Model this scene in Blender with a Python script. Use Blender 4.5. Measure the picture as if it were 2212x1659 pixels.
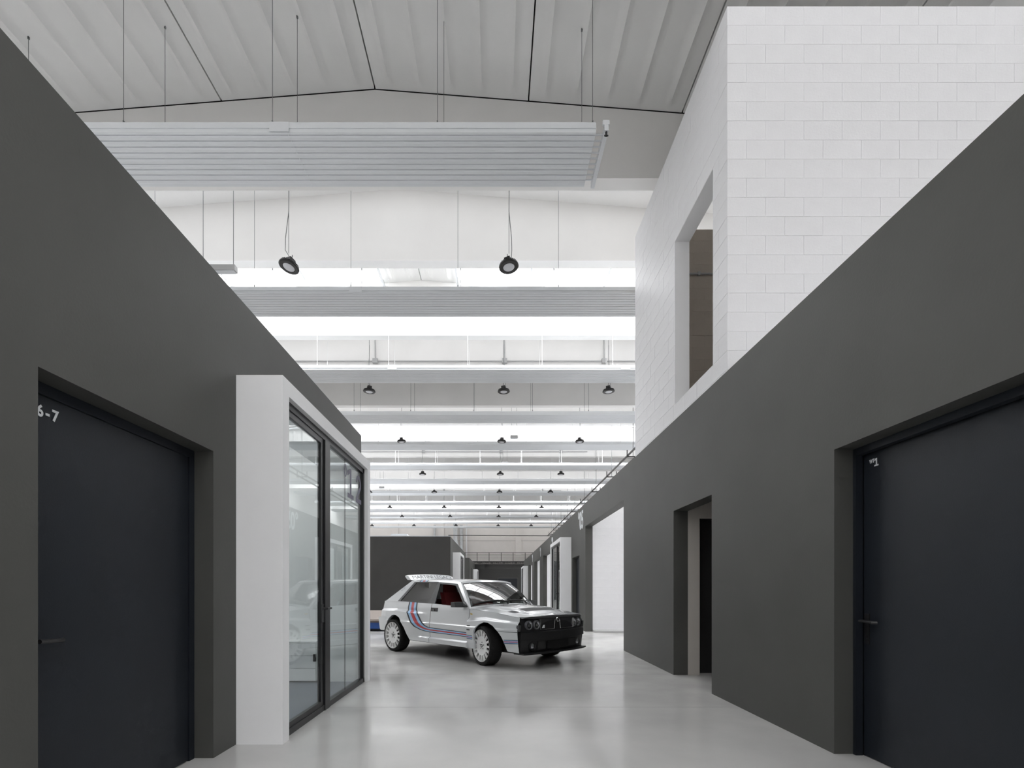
import bpy, bmesh, math, random
from mathutils import Vector, Matrix
random.seed(7)
PI = math.pi
scene = bpy.context.scene
for o in list(bpy.data.objects):
    bpy.data.objects.remove(o)
COL = scene.collection

# ------------------------------------------------------------------ camera
FPX, VX, VY, EYE = 1088.0, 1070.6, 1269.0, 1.19     # focal length and vanishing point for a 2212 x 1659 frame
cam_d = bpy.data.cameras.new('camera')
cam_d.sensor_fit = 'HORIZONTAL'
cam_d.sensor_width = 36.0
cam_d.lens = 36.0 * FPX / 2212.0
cam_d.shift_x = (1106.0 - VX) / 2212.0
cam_d.shift_y = (VY - 829.5) / 2212.0
cam_d.clip_start = 0.05
cam_d.clip_end = 300
cam = bpy.data.objects.new('camera', cam_d)
cam.location = (0, 0, EYE)
cam.rotation_euler = (PI / 2, 0, 0)
COL.objects.link(cam)
scene.camera = cam

# ------------------------------------------------------------------ world, light, exposure
W = bpy.data.worlds.new('overcast_sky')
scene.world = W
W.use_nodes = True
W.node_tree.nodes['Background'].inputs[0].default_value = (0.90, 0.95, 1.0, 1)
W.node_tree.nodes['Background'].inputs[1].default_value = 2.0
vs = scene.view_settings
vs.view_transform = 'Standard'
vs.look = 'None'
vs.gamma = 1.0
vs.use_curve_mapping = False
vs.exposure = 0.32
scene.cycles.max_bounces = 8
scene.cycles.adaptive_threshold = 0.06
scene.cycles.adaptive_min_samples = 16
scene.cycles.diffuse_bounces = 5
scene.cycles.glossy_bounces = 5
scene.cycles.transparent_max_bounces = 16
scene.cycles.caustics_reflective = False
scene.cycles.caustics_refractive = False

RIDGE_X, RIDGE_Z, SLOPE = -1.94, 9.21, 0.078
Y_NEAR = -22.6
X_LO, X_HI = RIDGE_X - 5 * 2.47, RIDGE_X + 5 * 2.47
PITCH = 5.05
D0 = 8.10                                            # face of the first beam in view
def roof_z(x): return RIDGE_Z - SLOPE * abs(x - RIDGE_X)
D_FACES = [D0 + PITCH * i for i in range(-6, 9)]     # beam faces closing a ribbed bay
L_FACES = [d + 2.04 for d in D_FACES]                # beam faces opening the next bay
SKY_BAY_L, SKY_SLOT_L = 7.0, 1.5                     # radiance of the roof lights
ROOF_LIGHTS = []
def roof_light_material(name, radiance, col=(0.97, 0.98, 1.0)):
    m = bpy.data.materials.new(name); m.use_nodes = True; nt = m.node_tree
    for n in list(nt.nodes): nt.nodes.remove(n)
    em = nt.nodes.new('ShaderNodeEmission'); out = nt.nodes.new('ShaderNodeOutputMaterial')
    nz = nt.nodes.new('ShaderNodeTexNoise'); nz.inputs['Scale'].default_value = .4
    mr = nt.nodes.new('ShaderNodeMapRange'); mr.inputs['To Min'].default_value = radiance * .95; mr.inputs['To Max'].default_value = radiance * 1.05
    em.inputs[0].default_value = (*col, 1)
    nt.links.new(nz.outputs[0], mr.inputs[0]); nt.links.new(mr.outputs[0], em.inputs[1]); nt.links.new(em.outputs[0], out.inputs[0])
    return m
SKY_BAY_M, SKY_SLOT_M = roof_light_material('roof_light_daylight', SKY_BAY_L), roof_light_material('roof_light_strip_daylight', SKY_SLOT_L)
def roof_light(x0, x1, y0, y1, m):       # sky-lit translucent sheet in a roof opening
    z0, z1 = roof_z(x0), roof_z(x1); t = .03
    me = bpy.data.meshes.new('roof_light')
    me.from_pydata([(x0,y0,z0),(x1,y0,z1),(x1,y1,z1),(x0,y1,z0),(x0,y0,z0+t),(x1,y0,z1+t),(x1,y1,z1+t),(x0,y1,z0+t)], [],
                   [(0,3,2,1),(4,5,6,7),(0,1,5,4),(1,2,6,5),(2,3,7,6),(3,0,4,7)])
    me.materials.append(m)
    o = bpy.data.objects.new('roof_light', me); COL.objects.link(o); ROOF_LIGHTS.append(o)
GLAZED = [1, 3, 6, 8, 10, 12]
HALF = 0.96
for i, d in enumerate(D_FACES):
    roof_light(X_LO + .3, RIDGE_X - .05, d + .32, d + 1.45, SKY_SLOT_M)
    roof_light(RIDGE_X + .05, X_HI - .3, d + .32, d + 1.45, SKY_SLOT_M)
    if i in GLAZED:          # bay behind this slot is glazed beside the ridge
        y0, y1 = L_FACES[i] + .40, D_FACES[i + 1] - .15
        roof_light(X_LO + .3, RIDGE_X - HALF - .02, y0, y1, SKY_BAY_M)
        roof_light(RIDGE_X + HALF + .02, X_HI - .3, y0, y1, SKY_BAY_M)

# ------------------------------------------------------------------ helpers
def tag(o, label, cat, group=None, kind=None):
    o['label'] = label
    o['category'] = cat
    if group: o['group'] = group
    if kind: o['kind'] = kind
    return o
def empty(name, loc=(0, 0, 0), rz=0, parent=None):
    o = bpy.data.objects.new(name, None)
    o.location = loc
    o.rotation_euler = (0, 0, rz)
    o.empty_display_size = .1
    COL.objects.link(o)
    if parent: o.parent = parent
    return o
class MB:
    def __init__(s): s.v = []; s.f = []
    def add(s, vs, fs):
        n = len(s.v); s.v += [tuple(p) for p in vs]; s.f += [tuple(i + n for i in f) for f in fs]; return s
    def box(s, x0, x1, y0, y1, z0, z1):
        x0, x1 = min(x0, x1), max(x0, x1); y0, y1 = min(y0, y1), max(y0, y1); z0, z1 = min(z0, z1), max(z0, z1)
        return s.add([(x0,y0,z0),(x1,y0,z0),(x1,y1,z0),(x0,y1,z0),(x0,y0,z1),(x1,y0,z1),(x1,y1,z1),(x0,y1,z1)],
              [(0,3,2,1),(4,5,6,7),(0,1,5,4),(1,2,6,5),(2,3,7,6),(3,0,4,7)])
    def hexa(s, p):      # eight points, bottom four then top four
        return s.add(p, [(0,3,2,1),(4,5,6,7),(0,1,5,4),(1,2,6,5),(2,3,7,6),(3,0,4,7)])
    def grid(s, rows, closed=False):
        nr, nc = len(rows), len(rows[0]); vs = [p for r in rows for p in r]; fs = []
        for i in range(nr - 1):
            for j in range(nc if closed else nc - 1):
                k = (j + 1) % nc
                fs.append((i*nc+j, i*nc+k, (i+1)*nc+k, (i+1)*nc+j))
        return s.add(vs, fs)
    def prism(s, pts, off):   # planar polygon extruded by vector off
        n = len(pts); off = Vector(off); a = [Vector(p) for p in pts]; b = [p + off for p in a]
        return s.add(a + b, [tuple(range(n))[::-1], tuple(range(n, 2*n))] + [(i, (i+1) % n, n + (i+1) % n, n + i) for i in range(n)])
    def tube(s, path, r, n=8, caps=True):
        path = [Vector(p) for p in path]; rings = []
        for i, p in enumerate(path):
            a = path[max(i-1, 0)]; b = path[min(i+1, len(path)-1)]; t = (b - a).normalized()
            up = Vector((0,0,1)) if abs(t.z) < .95 else Vector((1,0,0))
            q = t.cross(up).normalized(); w = q.cross(t)
            rr = r[i] if isinstance(r, (list, tuple)) else r
            rings.append([p + rr * (math.cos(2*PI*k/n) * q + math.sin(2*PI*k/n) * w) for k in range(n)])
        base = len(s.v); s.grid(rings, True)
        if caps:
            s.f.append(tuple(base + k for k in range(n))[::-1]); s.f.append(tuple(base + (len(path)-1)*n + k for k in range(n)))
        return s
    def lathe(s, prof, c=(0,0,0), n=32, axis='z'):   # prof: (radius, height along the axis)
        rings = []
        for r, h in prof:
            ring = []
            for k in range(n):
                a = 2*PI*k/n; p, q = r*math.cos(a), r*math.sin(a)
                ring.append({'z': (c[0]+p, c[1]+q, c[2]+h), 'y': (c[0]+p, c[1]+h, c[2]+q), 'x': (c[0]+h, c[1]+p, c[2]+q)}[axis])
            rings.append(ring)
        return s.grid(rings, True)
    def xf(s, m): s.v = [tuple(m @ Vector(p)) for p in s.v]; return s
    def mesh(s, name, mat=None, smooth=False, angle=35):
        me = bpy.data.meshes.new(name); me.from_pydata(s.v, [], s.f)
        bm = bmesh.new(); bm.from_mesh(me)
        bmesh.ops.remove_doubles(bm, verts=bm.verts, dist=1e-5)
        bmesh.ops.recalc_face_normals(bm, faces=bm.faces)
        if smooth:
            for f in bm.faces: f.smooth = True
            for e in bm.edges:
                if len(e.link_faces) != 2 or e.calc_face_angle(0) > math.radians(angle): e.smooth = False
        bm.to_mesh(me); bm.free()
        if mat: me.materials.append(mat)
        return me
    def build(s, name, mat, parent=None, smooth=False, angle=35, loc=None):
        return obj(name, s.mesh(name, mat, smooth, angle), parent, loc)
def obj(name, me, parent=None, loc=None):
    o = bpy.data.objects.new(name, me); COL.objects.link(o)
    if parent: o.parent = parent
    if loc is not None: o.location = loc
    return o
def copy_tree(o, parent=None):
    c = o.copy(); COL.objects.link(c); c.parent = parent
    for ch in o.children: copy_tree(ch, c)
    return c
def text_mb(txt, size, thick=0.002, bold=0.0, sx=1.0):
    cu = bpy.data.curves.new('lettering', 'FONT'); cu.body = txt; cu.size = size; cu.extrude = thick; cu.offset = bold
    cu.align_x = 'LEFT'; cu.resolution_u = 4
    t = bpy.data.objects.new('lettering', cu); COL.objects.link(t)
    bpy.context.view_layer.update()
    me = bpy.data.meshes.new_from_object(t.evaluated_get(bpy.context.evaluated_depsgraph_get()))
    m = MB(); m.v = [(v.co.x * sx, v.co.y, v.co.z) for v in me.vertices]; m.f = [tuple(p.vertices) for p in me.polygons]
    bpy.data.objects.remove(t); bpy.data.curves.remove(cu); bpy.data.meshes.remove(me)
    return m
def interp(x, xs, ys):
    if x <= xs[0]: return ys[0]
    for i in range(1, len(xs)):
        if x <= xs[i]:
            t = (x - xs[i-1]) / (xs[i] - xs[i-1]); return ys[i-1] + t * (ys[i] - ys[i-1])
    return ys[-1]
def sstep(a, b, x):
    t = max(0, min(1, (x - a) / (b - a))); return t * t * (3 - 2 * t)

# ------------------------------------------------------------------ materials
def mat(name, col, rough=.5, metal=0, var=0.0, scale=3.0, bump=0.0, bscale=60.0, coat=0.0, spec=.5, rvar=0.0, detail=4, stretch=None, bdist=.01):
    m = bpy.data.materials.new(name); m.use_nodes = True
    nt = m.node_tree; b = nt.nodes['Principled BSDF']
    b.inputs['Base Color'].default_value = (*col, 1)
    b.inputs['Roughness'].default_value = rough
    b.inputs['Metallic'].default_value = metal
    b.inputs['Specular IOR Level'].default_value = spec
    b.inputs['Coat Weight'].default_value = coat
    b.inputs['Coat Roughness'].default_value = .06
    tc = nt.nodes.new('ShaderNodeTexCoord')
    src = tc.outputs['Object']
    if stretch:
        mp = nt.nodes.new('ShaderNodeMapping'); mp.inputs['Scale'].default_value = stretch
        nt.links.new(src, mp.inputs[0]); src = mp.outputs[0]
    if var or rvar:
        n = nt.nodes.new('ShaderNodeTexNoise'); n.inputs['Scale'].default_value = scale; n.inputs['Detail'].default_value = detail
        nt.links.new(src, n.inputs['Vector'])
        if var:
            r = nt.nodes.new('ShaderNodeMapRange')
            r.inputs['From Min'].default_value = .25; r.inputs['From Max'].default_value = .75
            r.inputs['To Min'].default_value = 1 - var; r.inputs['To Max'].default_value = 1 + var
            nt.links.new(n.outputs['Fac'], r.inputs['Value'])
            x = nt.nodes.new('ShaderNodeMix'); x.data_type = 'RGBA'; x.blend_type = 'MULTIPLY'
            x.inputs[0].default_value = 1; x.inputs[6].default_value = (*col, 1)
            nt.links.new(r.outputs[0], x.inputs[7]); nt.links.new(x.outputs[2], b.inputs['Base Color'])
        if rvar:
            r = nt.nodes.new('ShaderNodeMapRange')
            r.inputs['From Min'].default_value = .3; r.inputs['From Max'].default_value = .7
            r.inputs['To Min'].default_value = rough - rvar; r.inputs['To Max'].default_value = rough + rvar
            nt.links.new(n.outputs['Fac'], r.inputs['Value']); nt.links.new(r.outputs[0], b.inputs['Roughness'])
    if bump:
        n2 = nt.nodes.new('ShaderNodeTexNoise'); n2.inputs['Scale'].default_value = bscale; n2.inputs['Detail'].default_value = 3
        nt.links.new(src, n2.inputs['Vector'])
        bp = nt.nodes.new('ShaderNodeBump'); bp.inputs['Strength'].default_value = bump; bp.inputs['Distance'].default_value = bdist
        nt.links.new(n2.outputs['Fac'], bp.inputs['Height']); nt.links.new(bp.outputs[0], b.inputs['Normal'])
    return m
def glass_mat(name, tint=(1, 1, 1), ior=1.7, trans=1.0):
    m = bpy.data.materials.new(name); m.use_nodes = True; nt = m.node_tree
    for n in list(nt.nodes): nt.nodes.remove(n)
    out = nt.nodes.new('ShaderNodeOutputMaterial'); mx = nt.nodes.new('ShaderNodeMixShader')
    tr = nt.nodes.new('ShaderNodeBsdfTransparent'); gl = nt.nodes.new('ShaderNodeBsdfGlossy'); fr = nt.nodes.new('ShaderNodeFresnel')
    ge = nt.nodes.new('ShaderNodeNewGeometry'); mi = nt.nodes.new('ShaderNodeMix')   # same index whichever side of a thin pane is met
    mi.inputs[2].default_value = ior; mi.inputs[3].default_value = 1.0 / ior
    nt.links.new(ge.outputs['Backfacing'], mi.inputs[0]); nt.links.new(mi.outputs[0], fr.inputs[0])
    gl.inputs['Roughness'].default_value = .004
    tr.inputs[0].default_value = (tint[0]*trans, tint[1]*trans, tint[2]*trans, 1)
    nt.links.new(fr.outputs[0], mx.inputs[0]); nt.links.new(tr.outputs[0], mx.inputs[1]); nt.links.new(gl.outputs[0], mx.inputs[2])
    nt.links.new(mx.outputs[0], out.inputs[0])
    return m
K = {}
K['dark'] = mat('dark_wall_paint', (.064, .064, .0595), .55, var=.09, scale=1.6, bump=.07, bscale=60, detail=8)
K['dark_shaded'] = mat('shaded_dark_wall_paint', (.037, .036, .034), .55, var=.09, scale=1.6, bump=.07, bscale=60)  # darker copy of the dark paint: shade on camera-facing walls put in colour
K['white'] = mat('white_wall_paint', (.88, .88, .89), .6, var=.015, scale=4, bump=.03, bscale=40)
K['block'] = mat('white_block_paint', (.76, .76, .775), .55, var=.025, scale=5, bump=.3, bscale=45)
K['beige'] = mat('beige_block_paint', (.50, .44, .375), .65, var=.05, scale=4, bump=.3, bscale=45)
K['concrete'] = mat('painted_concrete', (.80, .79, .775), .7, var=.03, scale=1.2, bump=.1, bscale=30)
K['backwall'] = mat('warm_grey_panel_wall', (.74, .70, .665), .7, var=.03, scale=1.5)
K['roof'] = mat('ribbed_roof_paint', (.80, .80, .79), .7, var=.03, scale=1.5, bump=.08, bscale=25)
K['gap'] = mat('dark_joint', (.02, .02, .02), .9)
K['door'] = mat('anthracite_door', (.0105, .0135, .019), .45, spec=.4, var=.12, scale=3, bump=.05, bscale=120)
K['blackmetal'] = mat('black_frame_metal', (.012, .012, .013), .38, var=.05)
K['panel'] = mat('white_panel_enamel', (.66, .68, .70), .45, var=.015, scale=2)
K['wire'] = mat('galvanised_wire', (.22, .23, .23), .45, .7, var=.1)
K['whiterod'] = mat('white_rod', (.8, .8, .8), .5, var=.02)
K['lampblack'] = mat('lamp_housing', (.014, .013, .013), .42, var=.1, scale=20)
K['lens'] = mat('lamp_lens', (.62, .63, .66), .35, var=.05, scale=15)
K['steel'] = mat('galvanised_steel', (.55, .56, .57), .35, .85, var=.12, scale=6)
K['darksteel'] = mat('dark_railing_steel', (.035, .033, .031), .5, var=.1)
K['floor_blue'] = mat('blue_grey_resin_floor', (.12, .135, .175), .35, var=.08, scale=3)
K['wood'] = mat('weathered_deck_wood', (.33, .285, .255), .6, var=.18, scale=5, stretch=(1, 9, 9), bump=.3)
K['blue'] = mat('blue_painted_steel', (.02, .075, .27), .35, var=.08)
K['letter'] = mat('white_lettering', (.72, .74, .76), .5, var=.02)
K['glassletter'] = mat('grey_purple_film', (.16, .15, .21), .5, var=.03)
K['dim_plaster'] = mat('dimmed_white_plaster', (.47, .44, .41), .7, var=.03, scale=3, bump=.1)  # white corridor walls, with the dim light there put into the colour
K['grey'] = mat('grey_plastic', (.42, .42, .42), .5, var=.04)
K['glass'] = glass_mat('partition_glass', (.95, .985, .98), 1.5)
# floor: polished grey resin
m = mat('polished_grey_resin_floor', (.55, .543, .53), .19, var=.09, scale=1.1, rvar=.08, detail=7, bump=.02, bscale=9, spec=.55)
K['floor'] = m

# ------------------------------------------------------------------ setting: floor and hall shell
X_R, X_L = 2.42, -1.967
H_R, H_L = 3.452, 3.412
T = .195
fl = MB(); fl.box(X_LO, X_HI, Y_NEAR, 56, -.2, 0)
floor = tag(fl.build('floor', K['floor']), 'polished light grey resin floor of the hall', 'floor', kind='structure')
j = MB(); j.box(X_L + .3, X_R, 6.90, 6.906, -.05, .0006); j.build('joint', mat('floor_joint', (.25, .245, .24), .5), floor)
j = MB(); j.box(X_L - 4, X_R, 12.6, 12.606, -.05, .0006); j.build('joint', bpy.data.materials['floor_joint'], floor)
j = MB(); j.box(X_L + .3, X_R, 5.0, 5.005, -.05, .0006); j.build('joint', bpy.data.materials['floor_joint'], floor)

for side, x0, x1 in (('left', X_LO - .3, X_LO), ('right', X_HI, X_HI + .3)):
    w = MB(); w.box(x0, x1, Y_NEAR, 56, 0, 9.5)
    tag(w.build('wall_hall_' + side, K['concrete']), 'plain concrete side wall of the hall, ' + side + ' side', 'wall', kind='structure')
w = MB(); w.box(X_LO, X_HI, Y_NEAR - .3, Y_NEAR, 0, 9.6)
tag(w.build('wall_front', K['concrete']), 'concrete end wall of the hall behind the viewpoint', 'wall', kind='structure')

# back wall: dark lower storey, warm grey panels above
YB = 52.0
w = MB(); w.box(X_LO, X_HI, YB, YB + .3, 0, 9.6)
back = tag(w.build('wall_back', K['backwall']), 'warm grey panelled end wall at the far end of the hall', 'wall', kind='structure')
for px in (-10.6, -5.9, 2.05, 6.4):
    p = MB(); p.box(px, px + .58, YB - .22, YB, 0, 9.4); p.build('pilaster', K['backwall'], back)
for z in (4.6, 6.0, 7.4):
    p = MB(); p.box(X_LO, X_HI, YB - .006, YB + .01, z, z + .03); p.build('panel_joint', mat('panel_joint_grey', (.33, .31, .29), .8), back)  # flat strips in a darker tone than the panels
w = MB(); w.box(-6.5, 6.5, 48.15, 48.35, 0, 3.42)
low = tag(w.build('wall_lower_back', K['dark_shaded']), 'dark painted wall under the walkway at the far end', 'wall', kind='structure')
p = MB(); p.box(-6.5, 6.5, 48.12, 48.15, 3.02, 3.06); p.build('ledge', K['dark'], low)
d = empty('door_5', (0, 0, 0)); tag(d, 'dark blue door in the far dark wall under the walkway', 'door', kind='structure')
p = MB(); p.box(.26, 2.08, 48.10, 48.149, 0, 2.05); p.build('leaf', K['door'], d)
p = MB(); p.box(.18, .26, 48.09, 48.149, 0, 2.12); p.box(2.08, 2.16, 48.09, 48.149, 0, 2.12); p.box(.26, 2.08, 48.09, 48.149, 2.05, 2.12); p.build('frame', K['dark'], d)

# ------------------------------------------------------------------ roof: beams, ribbed panels, roof lights
ceil = empty('ceiling')
for o in ROOF_LIGHTS: o.parent = ceil
tag(ceil, 'pitched concrete roof of ribbed panels with white roof lights', 'ceiling', kind='structure')
def roof_panel_mesh(sign, width, ribs, length):
    # local x from 0 (ridge side) outwards in direction sign, y along the hall
    n = 12 * ribs; rows = []
    ys = [(0, 0), (.10, 0), (.22, .7), (.34, 1), (length - .34, 1), (length - .20, .75), (length - .09, 0), (length, 0)]
    g = .011
    for y, a in ys:
        row = []
        for k in range(n + 1):
            t = k / n; x = g + t * (width - 2 * g); ph = (t * ribs) % 1.0
            r = max(0, 1 - abs(ph - .5) / .15); r = r * r * (3 - 2 * r)
            row.append((sign * x, y, -SLOPE * x - .062 * a * r))
        rows.append(row)
    m = MB(); m.grid(rows)
    top = [(sign * g, 0, .14), (sign * (width - g), 0, .14 - SLOPE * width), (sign * (width - g), length, .14 - SLOPE * width), (sign * g, length, .14)]
    m.add(top, [(0, 1, 2, 3)])
    for side in (0, n):
        x = rows[0][side][0]; zt = .14 - SLOPE * (width if side else 0)
        col = [rows[q][side] for q in range(len(ys))]
        m.add(col + [(x, length, zt), (x, 0, zt)], [tuple(range(len(col) + 2))])
    return m.mesh('roof_panel', K['roof'], True, 50)
def beam_mesh(thick, g):
    m = MB(); zb = 7.77
    for x0, x1 in ((X_LO, RIDGE_X), (RIDGE_X, X_HI)):
        z0, z1 = roof_z(x0) - g, roof_z(x1) - g
        m.hexa([(x0,0,zb),(x1,0,zb),(x1,thick,zb),(x0,thick,zb),(x0,0,z0),(x1,0,z1),(x1,thick,z1),(x0,thick,z0)])
    return m.mesh('ceiling_beam', K['concrete'])
def gap_mesh(thick):
    m = MB()
    for x0, x1 in ((X_LO, RIDGE_X), (RIDGE_X, X_HI)):
        a0, a1 = roof_z(x0), roof_z(x1)
        m.hexa([(x0,.05,a0-.018),(x1,.05,a1-.018),(x1,thick,a1-.018),(x0,thick,a0-.018),(x0,.05,a0+.12),(x1,.05,a1+.12),(x1,thick,a1+.12),(x0,thick,a0+.12)])
    return m.mesh('joint', K['gap'])
BT = .25
bmesh_beam, bmesh_gap = (beam_mesh(BT, .018), beam_mesh(BT, -.10)), gap_mesh(BT)
PL = PITCH - 2.04 - BT - .004
pm = {s: roof_panel_mesh(s, 2.47, 5, PL) for s in (-1, 1)}
pmh = {s: roof_panel_mesh(s, HALF, 2, PL) for s in (-1, 1)}
ords = ['first', 'second', 'third', 'fourth', 'fifth', 'sixth', 'seventh', 'eighth', 'ninth', 'tenth', 'eleventh', 'twelfth', 'thirteenth', 'fourteenth']
for i, d in enumerate(D_FACES):
    for j, y in enumerate((d, d + 2.04)):
        if y > YB: continue
        b = obj('ceiling_beam', bmesh_beam[0 if (j == 0 and i - 1 not in GLAZED) else 1], ceil, (0, y, 0)); 
        if j == 0 and i - 1 not in GLAZED: obj('joint', bmesh_gap, b)
    # plain roof over the slot beyond its roof light
    m = MB()
    for x0, x1 in ((X_LO, RIDGE_X), (RIDGE_X, X_HI)):
        z0, z1 = roof_z(x0), roof_z(x1)
        for ya, yb in ((d + 1.45, d + 2.04), (d + BT, d + .32)):
            m.hexa([(x0,ya,z0),(x1,ya,z1),(x1,yb,z1),(x0,yb,z0),(x0,ya,z0+.12),(x1,ya,z1+.12),(x1,yb,z1+.12),(x0,yb,z0+.12)])
    m.build('slot_roof', K['concrete'], ceil)
    y = L_FACES[i] + BT + .002
    if y > 47: continue
    if i not in GLAZED:
        m = MB()
        for x0, x1 in ((X_LO, RIDGE_X), (RIDGE_X, X_HI)):
            z0, z1 = roof_z(x0) + .145, roof_z(x1) + .145
            m.hexa([(x0,y-.1,z0),(x1,y-.1,z1),(x1,y+PL+.2,z1),(x0,y+PL+.2,z0),(x0,y-.1,z0+.05),(x1,y-.1,z1+.05),(x1,y+PL+.2,z1+.05),(x0,y+PL+.2,z0+.05)])
        m.build('joint_backing', K['gap'], ceil)  # dark sheet added to keep skylight out of the panel joints
        for k in range(5):
            for s in (-1, 1):
                x = RIDGE_X + s * k * 2.47
                obj('roof_panel', pm[s], ceil, (x, y, roof_z(x)))
    else:
        for s in (-1, 1):
            obj('roof_panel', pmh[s], ceil, (RIDGE_X, y, RIDGE_Z))
            # glazing bars of the roof light
            fr = MB(); x0 = RIDGE_X + s * HALF; x1 = X_LO + .3 if s < 0 else X_HI - .3
            for q in range(7):
                x = x0 + (x1 - x0) * q / 6
                fr.box(x - .025, x + .025, y, y + PL, roof_z(x) - .13, roof_z(x) - .07)
            for yy in (y + .12, y + PL * .5, y + PL - .12):
                a, b2 = min(x0, x1), max(x0, x1); za, zb2 = roof_z(a), roof_z(b2)
                fr.hexa([(a,yy-.02,za-.13),(b2,yy-.02,zb2-.13),(b2,yy+.02,zb2-.13),(a,yy+.02,za-.13),(a,yy-.02,za-.07),(b2,yy-.02,zb2-.07),(b2,yy+.02,zb2-.07),(a,yy+.02,za-.07)])
            fr.build('roof_light_frame', K['panel'], ceil)
            for ya, yb in ((y, y + .15), (y + PL - .15, y + PL)):
                e = MB(); a, b2 = min(x0, x1), max(x0, x1); za, zb2 = roof_z(a), roof_z(b2)
                e.hexa([(a,ya,za),(b2,ya,zb2),(b2,yb,zb2),(a,yb,za),(a,ya,za+.12),(b2,ya,zb2+.12),(b2,yb,zb2+.12),(a,yb,za+.12)])
                e.build('roof_light_kerb', K['concrete'], ceil)

# ------------------------------------------------------------------ dark partition walls
def wall_along_y(name, xa, xb, y0, y1, h, openings, m, label):
    b = MB(); y = y0
    for (a, c, z0, z1) in sorted(openings):
        if a > y: b.box(xa, xb, y, a, 0, h)
        if z1 < h: b.box(xa, xb, a, c, z1, h)
        if z0 > 0: b.box(xa, xb, a, c, 0, z0)
        y = c
    if y < y1: b.box(xa, xb, y, y1, 0, h)
    o = b.build(name, m); tag(o, label, 'wall', kind='structure'); return o
R_OPEN = [(2.20, 3.60, 0, 2.175), (5.64, 6.85, 0, 2.23), (9.52, 13.58, 0, 2.84), (14.55, 15.9, 0, 2.12), (16.35, 18.85, 0, 2.62),
          (21.9, 25.6, 0, 2.80), (27.6, 31.45, 0, 2.80), (33.4, 37.0, 0, 2.80), (37.9, 40.5, 0, 2.62)]
wr = wall_along_y('wall_right', X_R, X_R + T, 1.0, 43.1, H_R, R_OPEN, K['dark'], 'long dark grey painted partition wall with openings along the right of the aisle')
L_OPEN = [(2.165, 3.51, 0, 2.14), (3.935, 6.355, 0, 2.68)]
wl = wall_along_y('wall_left', X_L - T, X_L, 1.0, 7.37, H_L, L_OPEN, K['dark'], 'dark grey painted partition wall with a door on the near left')
p = MB(); p.box(-9, X_L - T, 7.37 - T, 7.37, 0, H_L); p.build('return_wall', K['dark'], wl)
wl2 = wall_along_y('wall_left_middle', X_L - T, X_L, 21.95, 32.2, H_L, [(23.4, 25.7, 0, 2.62)], K['dark'], 'dark grey partition block behind the car, left of the aisle')
p = MB(); p.box(-9, X_L - .001, 21.94, 21.949, 0, H_L - .001); p.build('shaded_end_face', K['dark_shaded'], wl2)  # thin sheet carrying the end wall's shade in its colour
p = MB(); p.box(-9, X_L - T, 21.95, 21.95 + T, 0, H_L); p.build('end_wall', K['dark'], wl2)
p = MB(); p.box(-9, X_L - .02, 21.97, 22.12, H_L, H_L + .035); p.build('coping', K['panel'], wl2)
p = MB(); p.box(-4.6, -3.9, 22.13, 22.9, H_L + .001, H_L + .13); p.build('duct_cover', K['panel'], wl2)
wl3 = wall_along_y('wall_left_far', X_L - T, X_L, 37.5, 47.9, H_L, [(41.0, 42.0, 0, 2.8), (44.6, 46.8, 0, 2.62)], K['dark'], 'dark grey partition block at the far left end of the aisle')
p = MB(); p.box(-9, X_L - T, 37.5, 37.5 + T, 0, H_L); p.build('end_wall', K['dark'], wl3)

# lettering on the right wall
def on_right(mb, y, z, x=X_R):   # text x axis towards the viewer
    return mb.xf(Matrix(((0, 0, -1, x - .003), (-1, 0, 0, y), (0, 1, 0, z), (0, 0, 0, 1))))
def on_left(mb, y, z, x=X_L):
    return mb.xf(Matrix(((0, 0, 1, x + .003), (1, 0, 0, y), (0, 1, 0, z), (0, 0, 0, 1))))
lt = on_right(text_mb("\u00b005", .70, .004, .012, .88), 14.74, 2.85); lt.build('lettering', K['letter'], wr)
for yy in (21.75, 27.45, 33.3):
    lt = on_right(text_mb("\u00b00", .66, .004, .012, .9), yy, 2.86); lt.build('lettering', K['letter'], wr)

# unseen white roof slabs added over the side rooms to bounce skylight upward
for nm, x0, x1, y0, y1, z, lb in (('ceiling_rooms_left', X_LO, X_L - T, 1.0, 7.17, H_L, 'added white flat roof over the near left rooms'),
        ('ceiling_rooms_left_middle', X_LO, X_L - T, 22.15, 32.2, H_L, 'added white flat roof over the middle left rooms'),
        ('ceiling_rooms_left_far', X_LO, X_L - T, 37.7, 47.9, H_L, 'added white flat roof over the far left rooms'),
        ('ceiling_rooms_right_near', X_R + T, 9.2, 1.0, 5.25, H_R, 'added white flat roof over the near right rooms'),
        ('ceiling_rooms_right_far', X_R + T, 9.2, 13.9, 21.5, H_R, 'added white flat roof over the right rooms beyond the wide opening')):
    w = MB(); w.box(x0, x1, y0, y1, z - .06, z - .002); tag(w.build(nm, K['white']), lb, 'ceiling', kind='structure')

# ------------------------------------------------------------------ rooms behind the right wall
def room_wall(name, y, label, x1=9.0, blocks=False, h=3.40):
    w = MB(); w.box(X_R + T, x1, y, y + T, 0, h)
    return tag(w.build(name, K['white']), label, 'wall', kind='structure')
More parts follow.
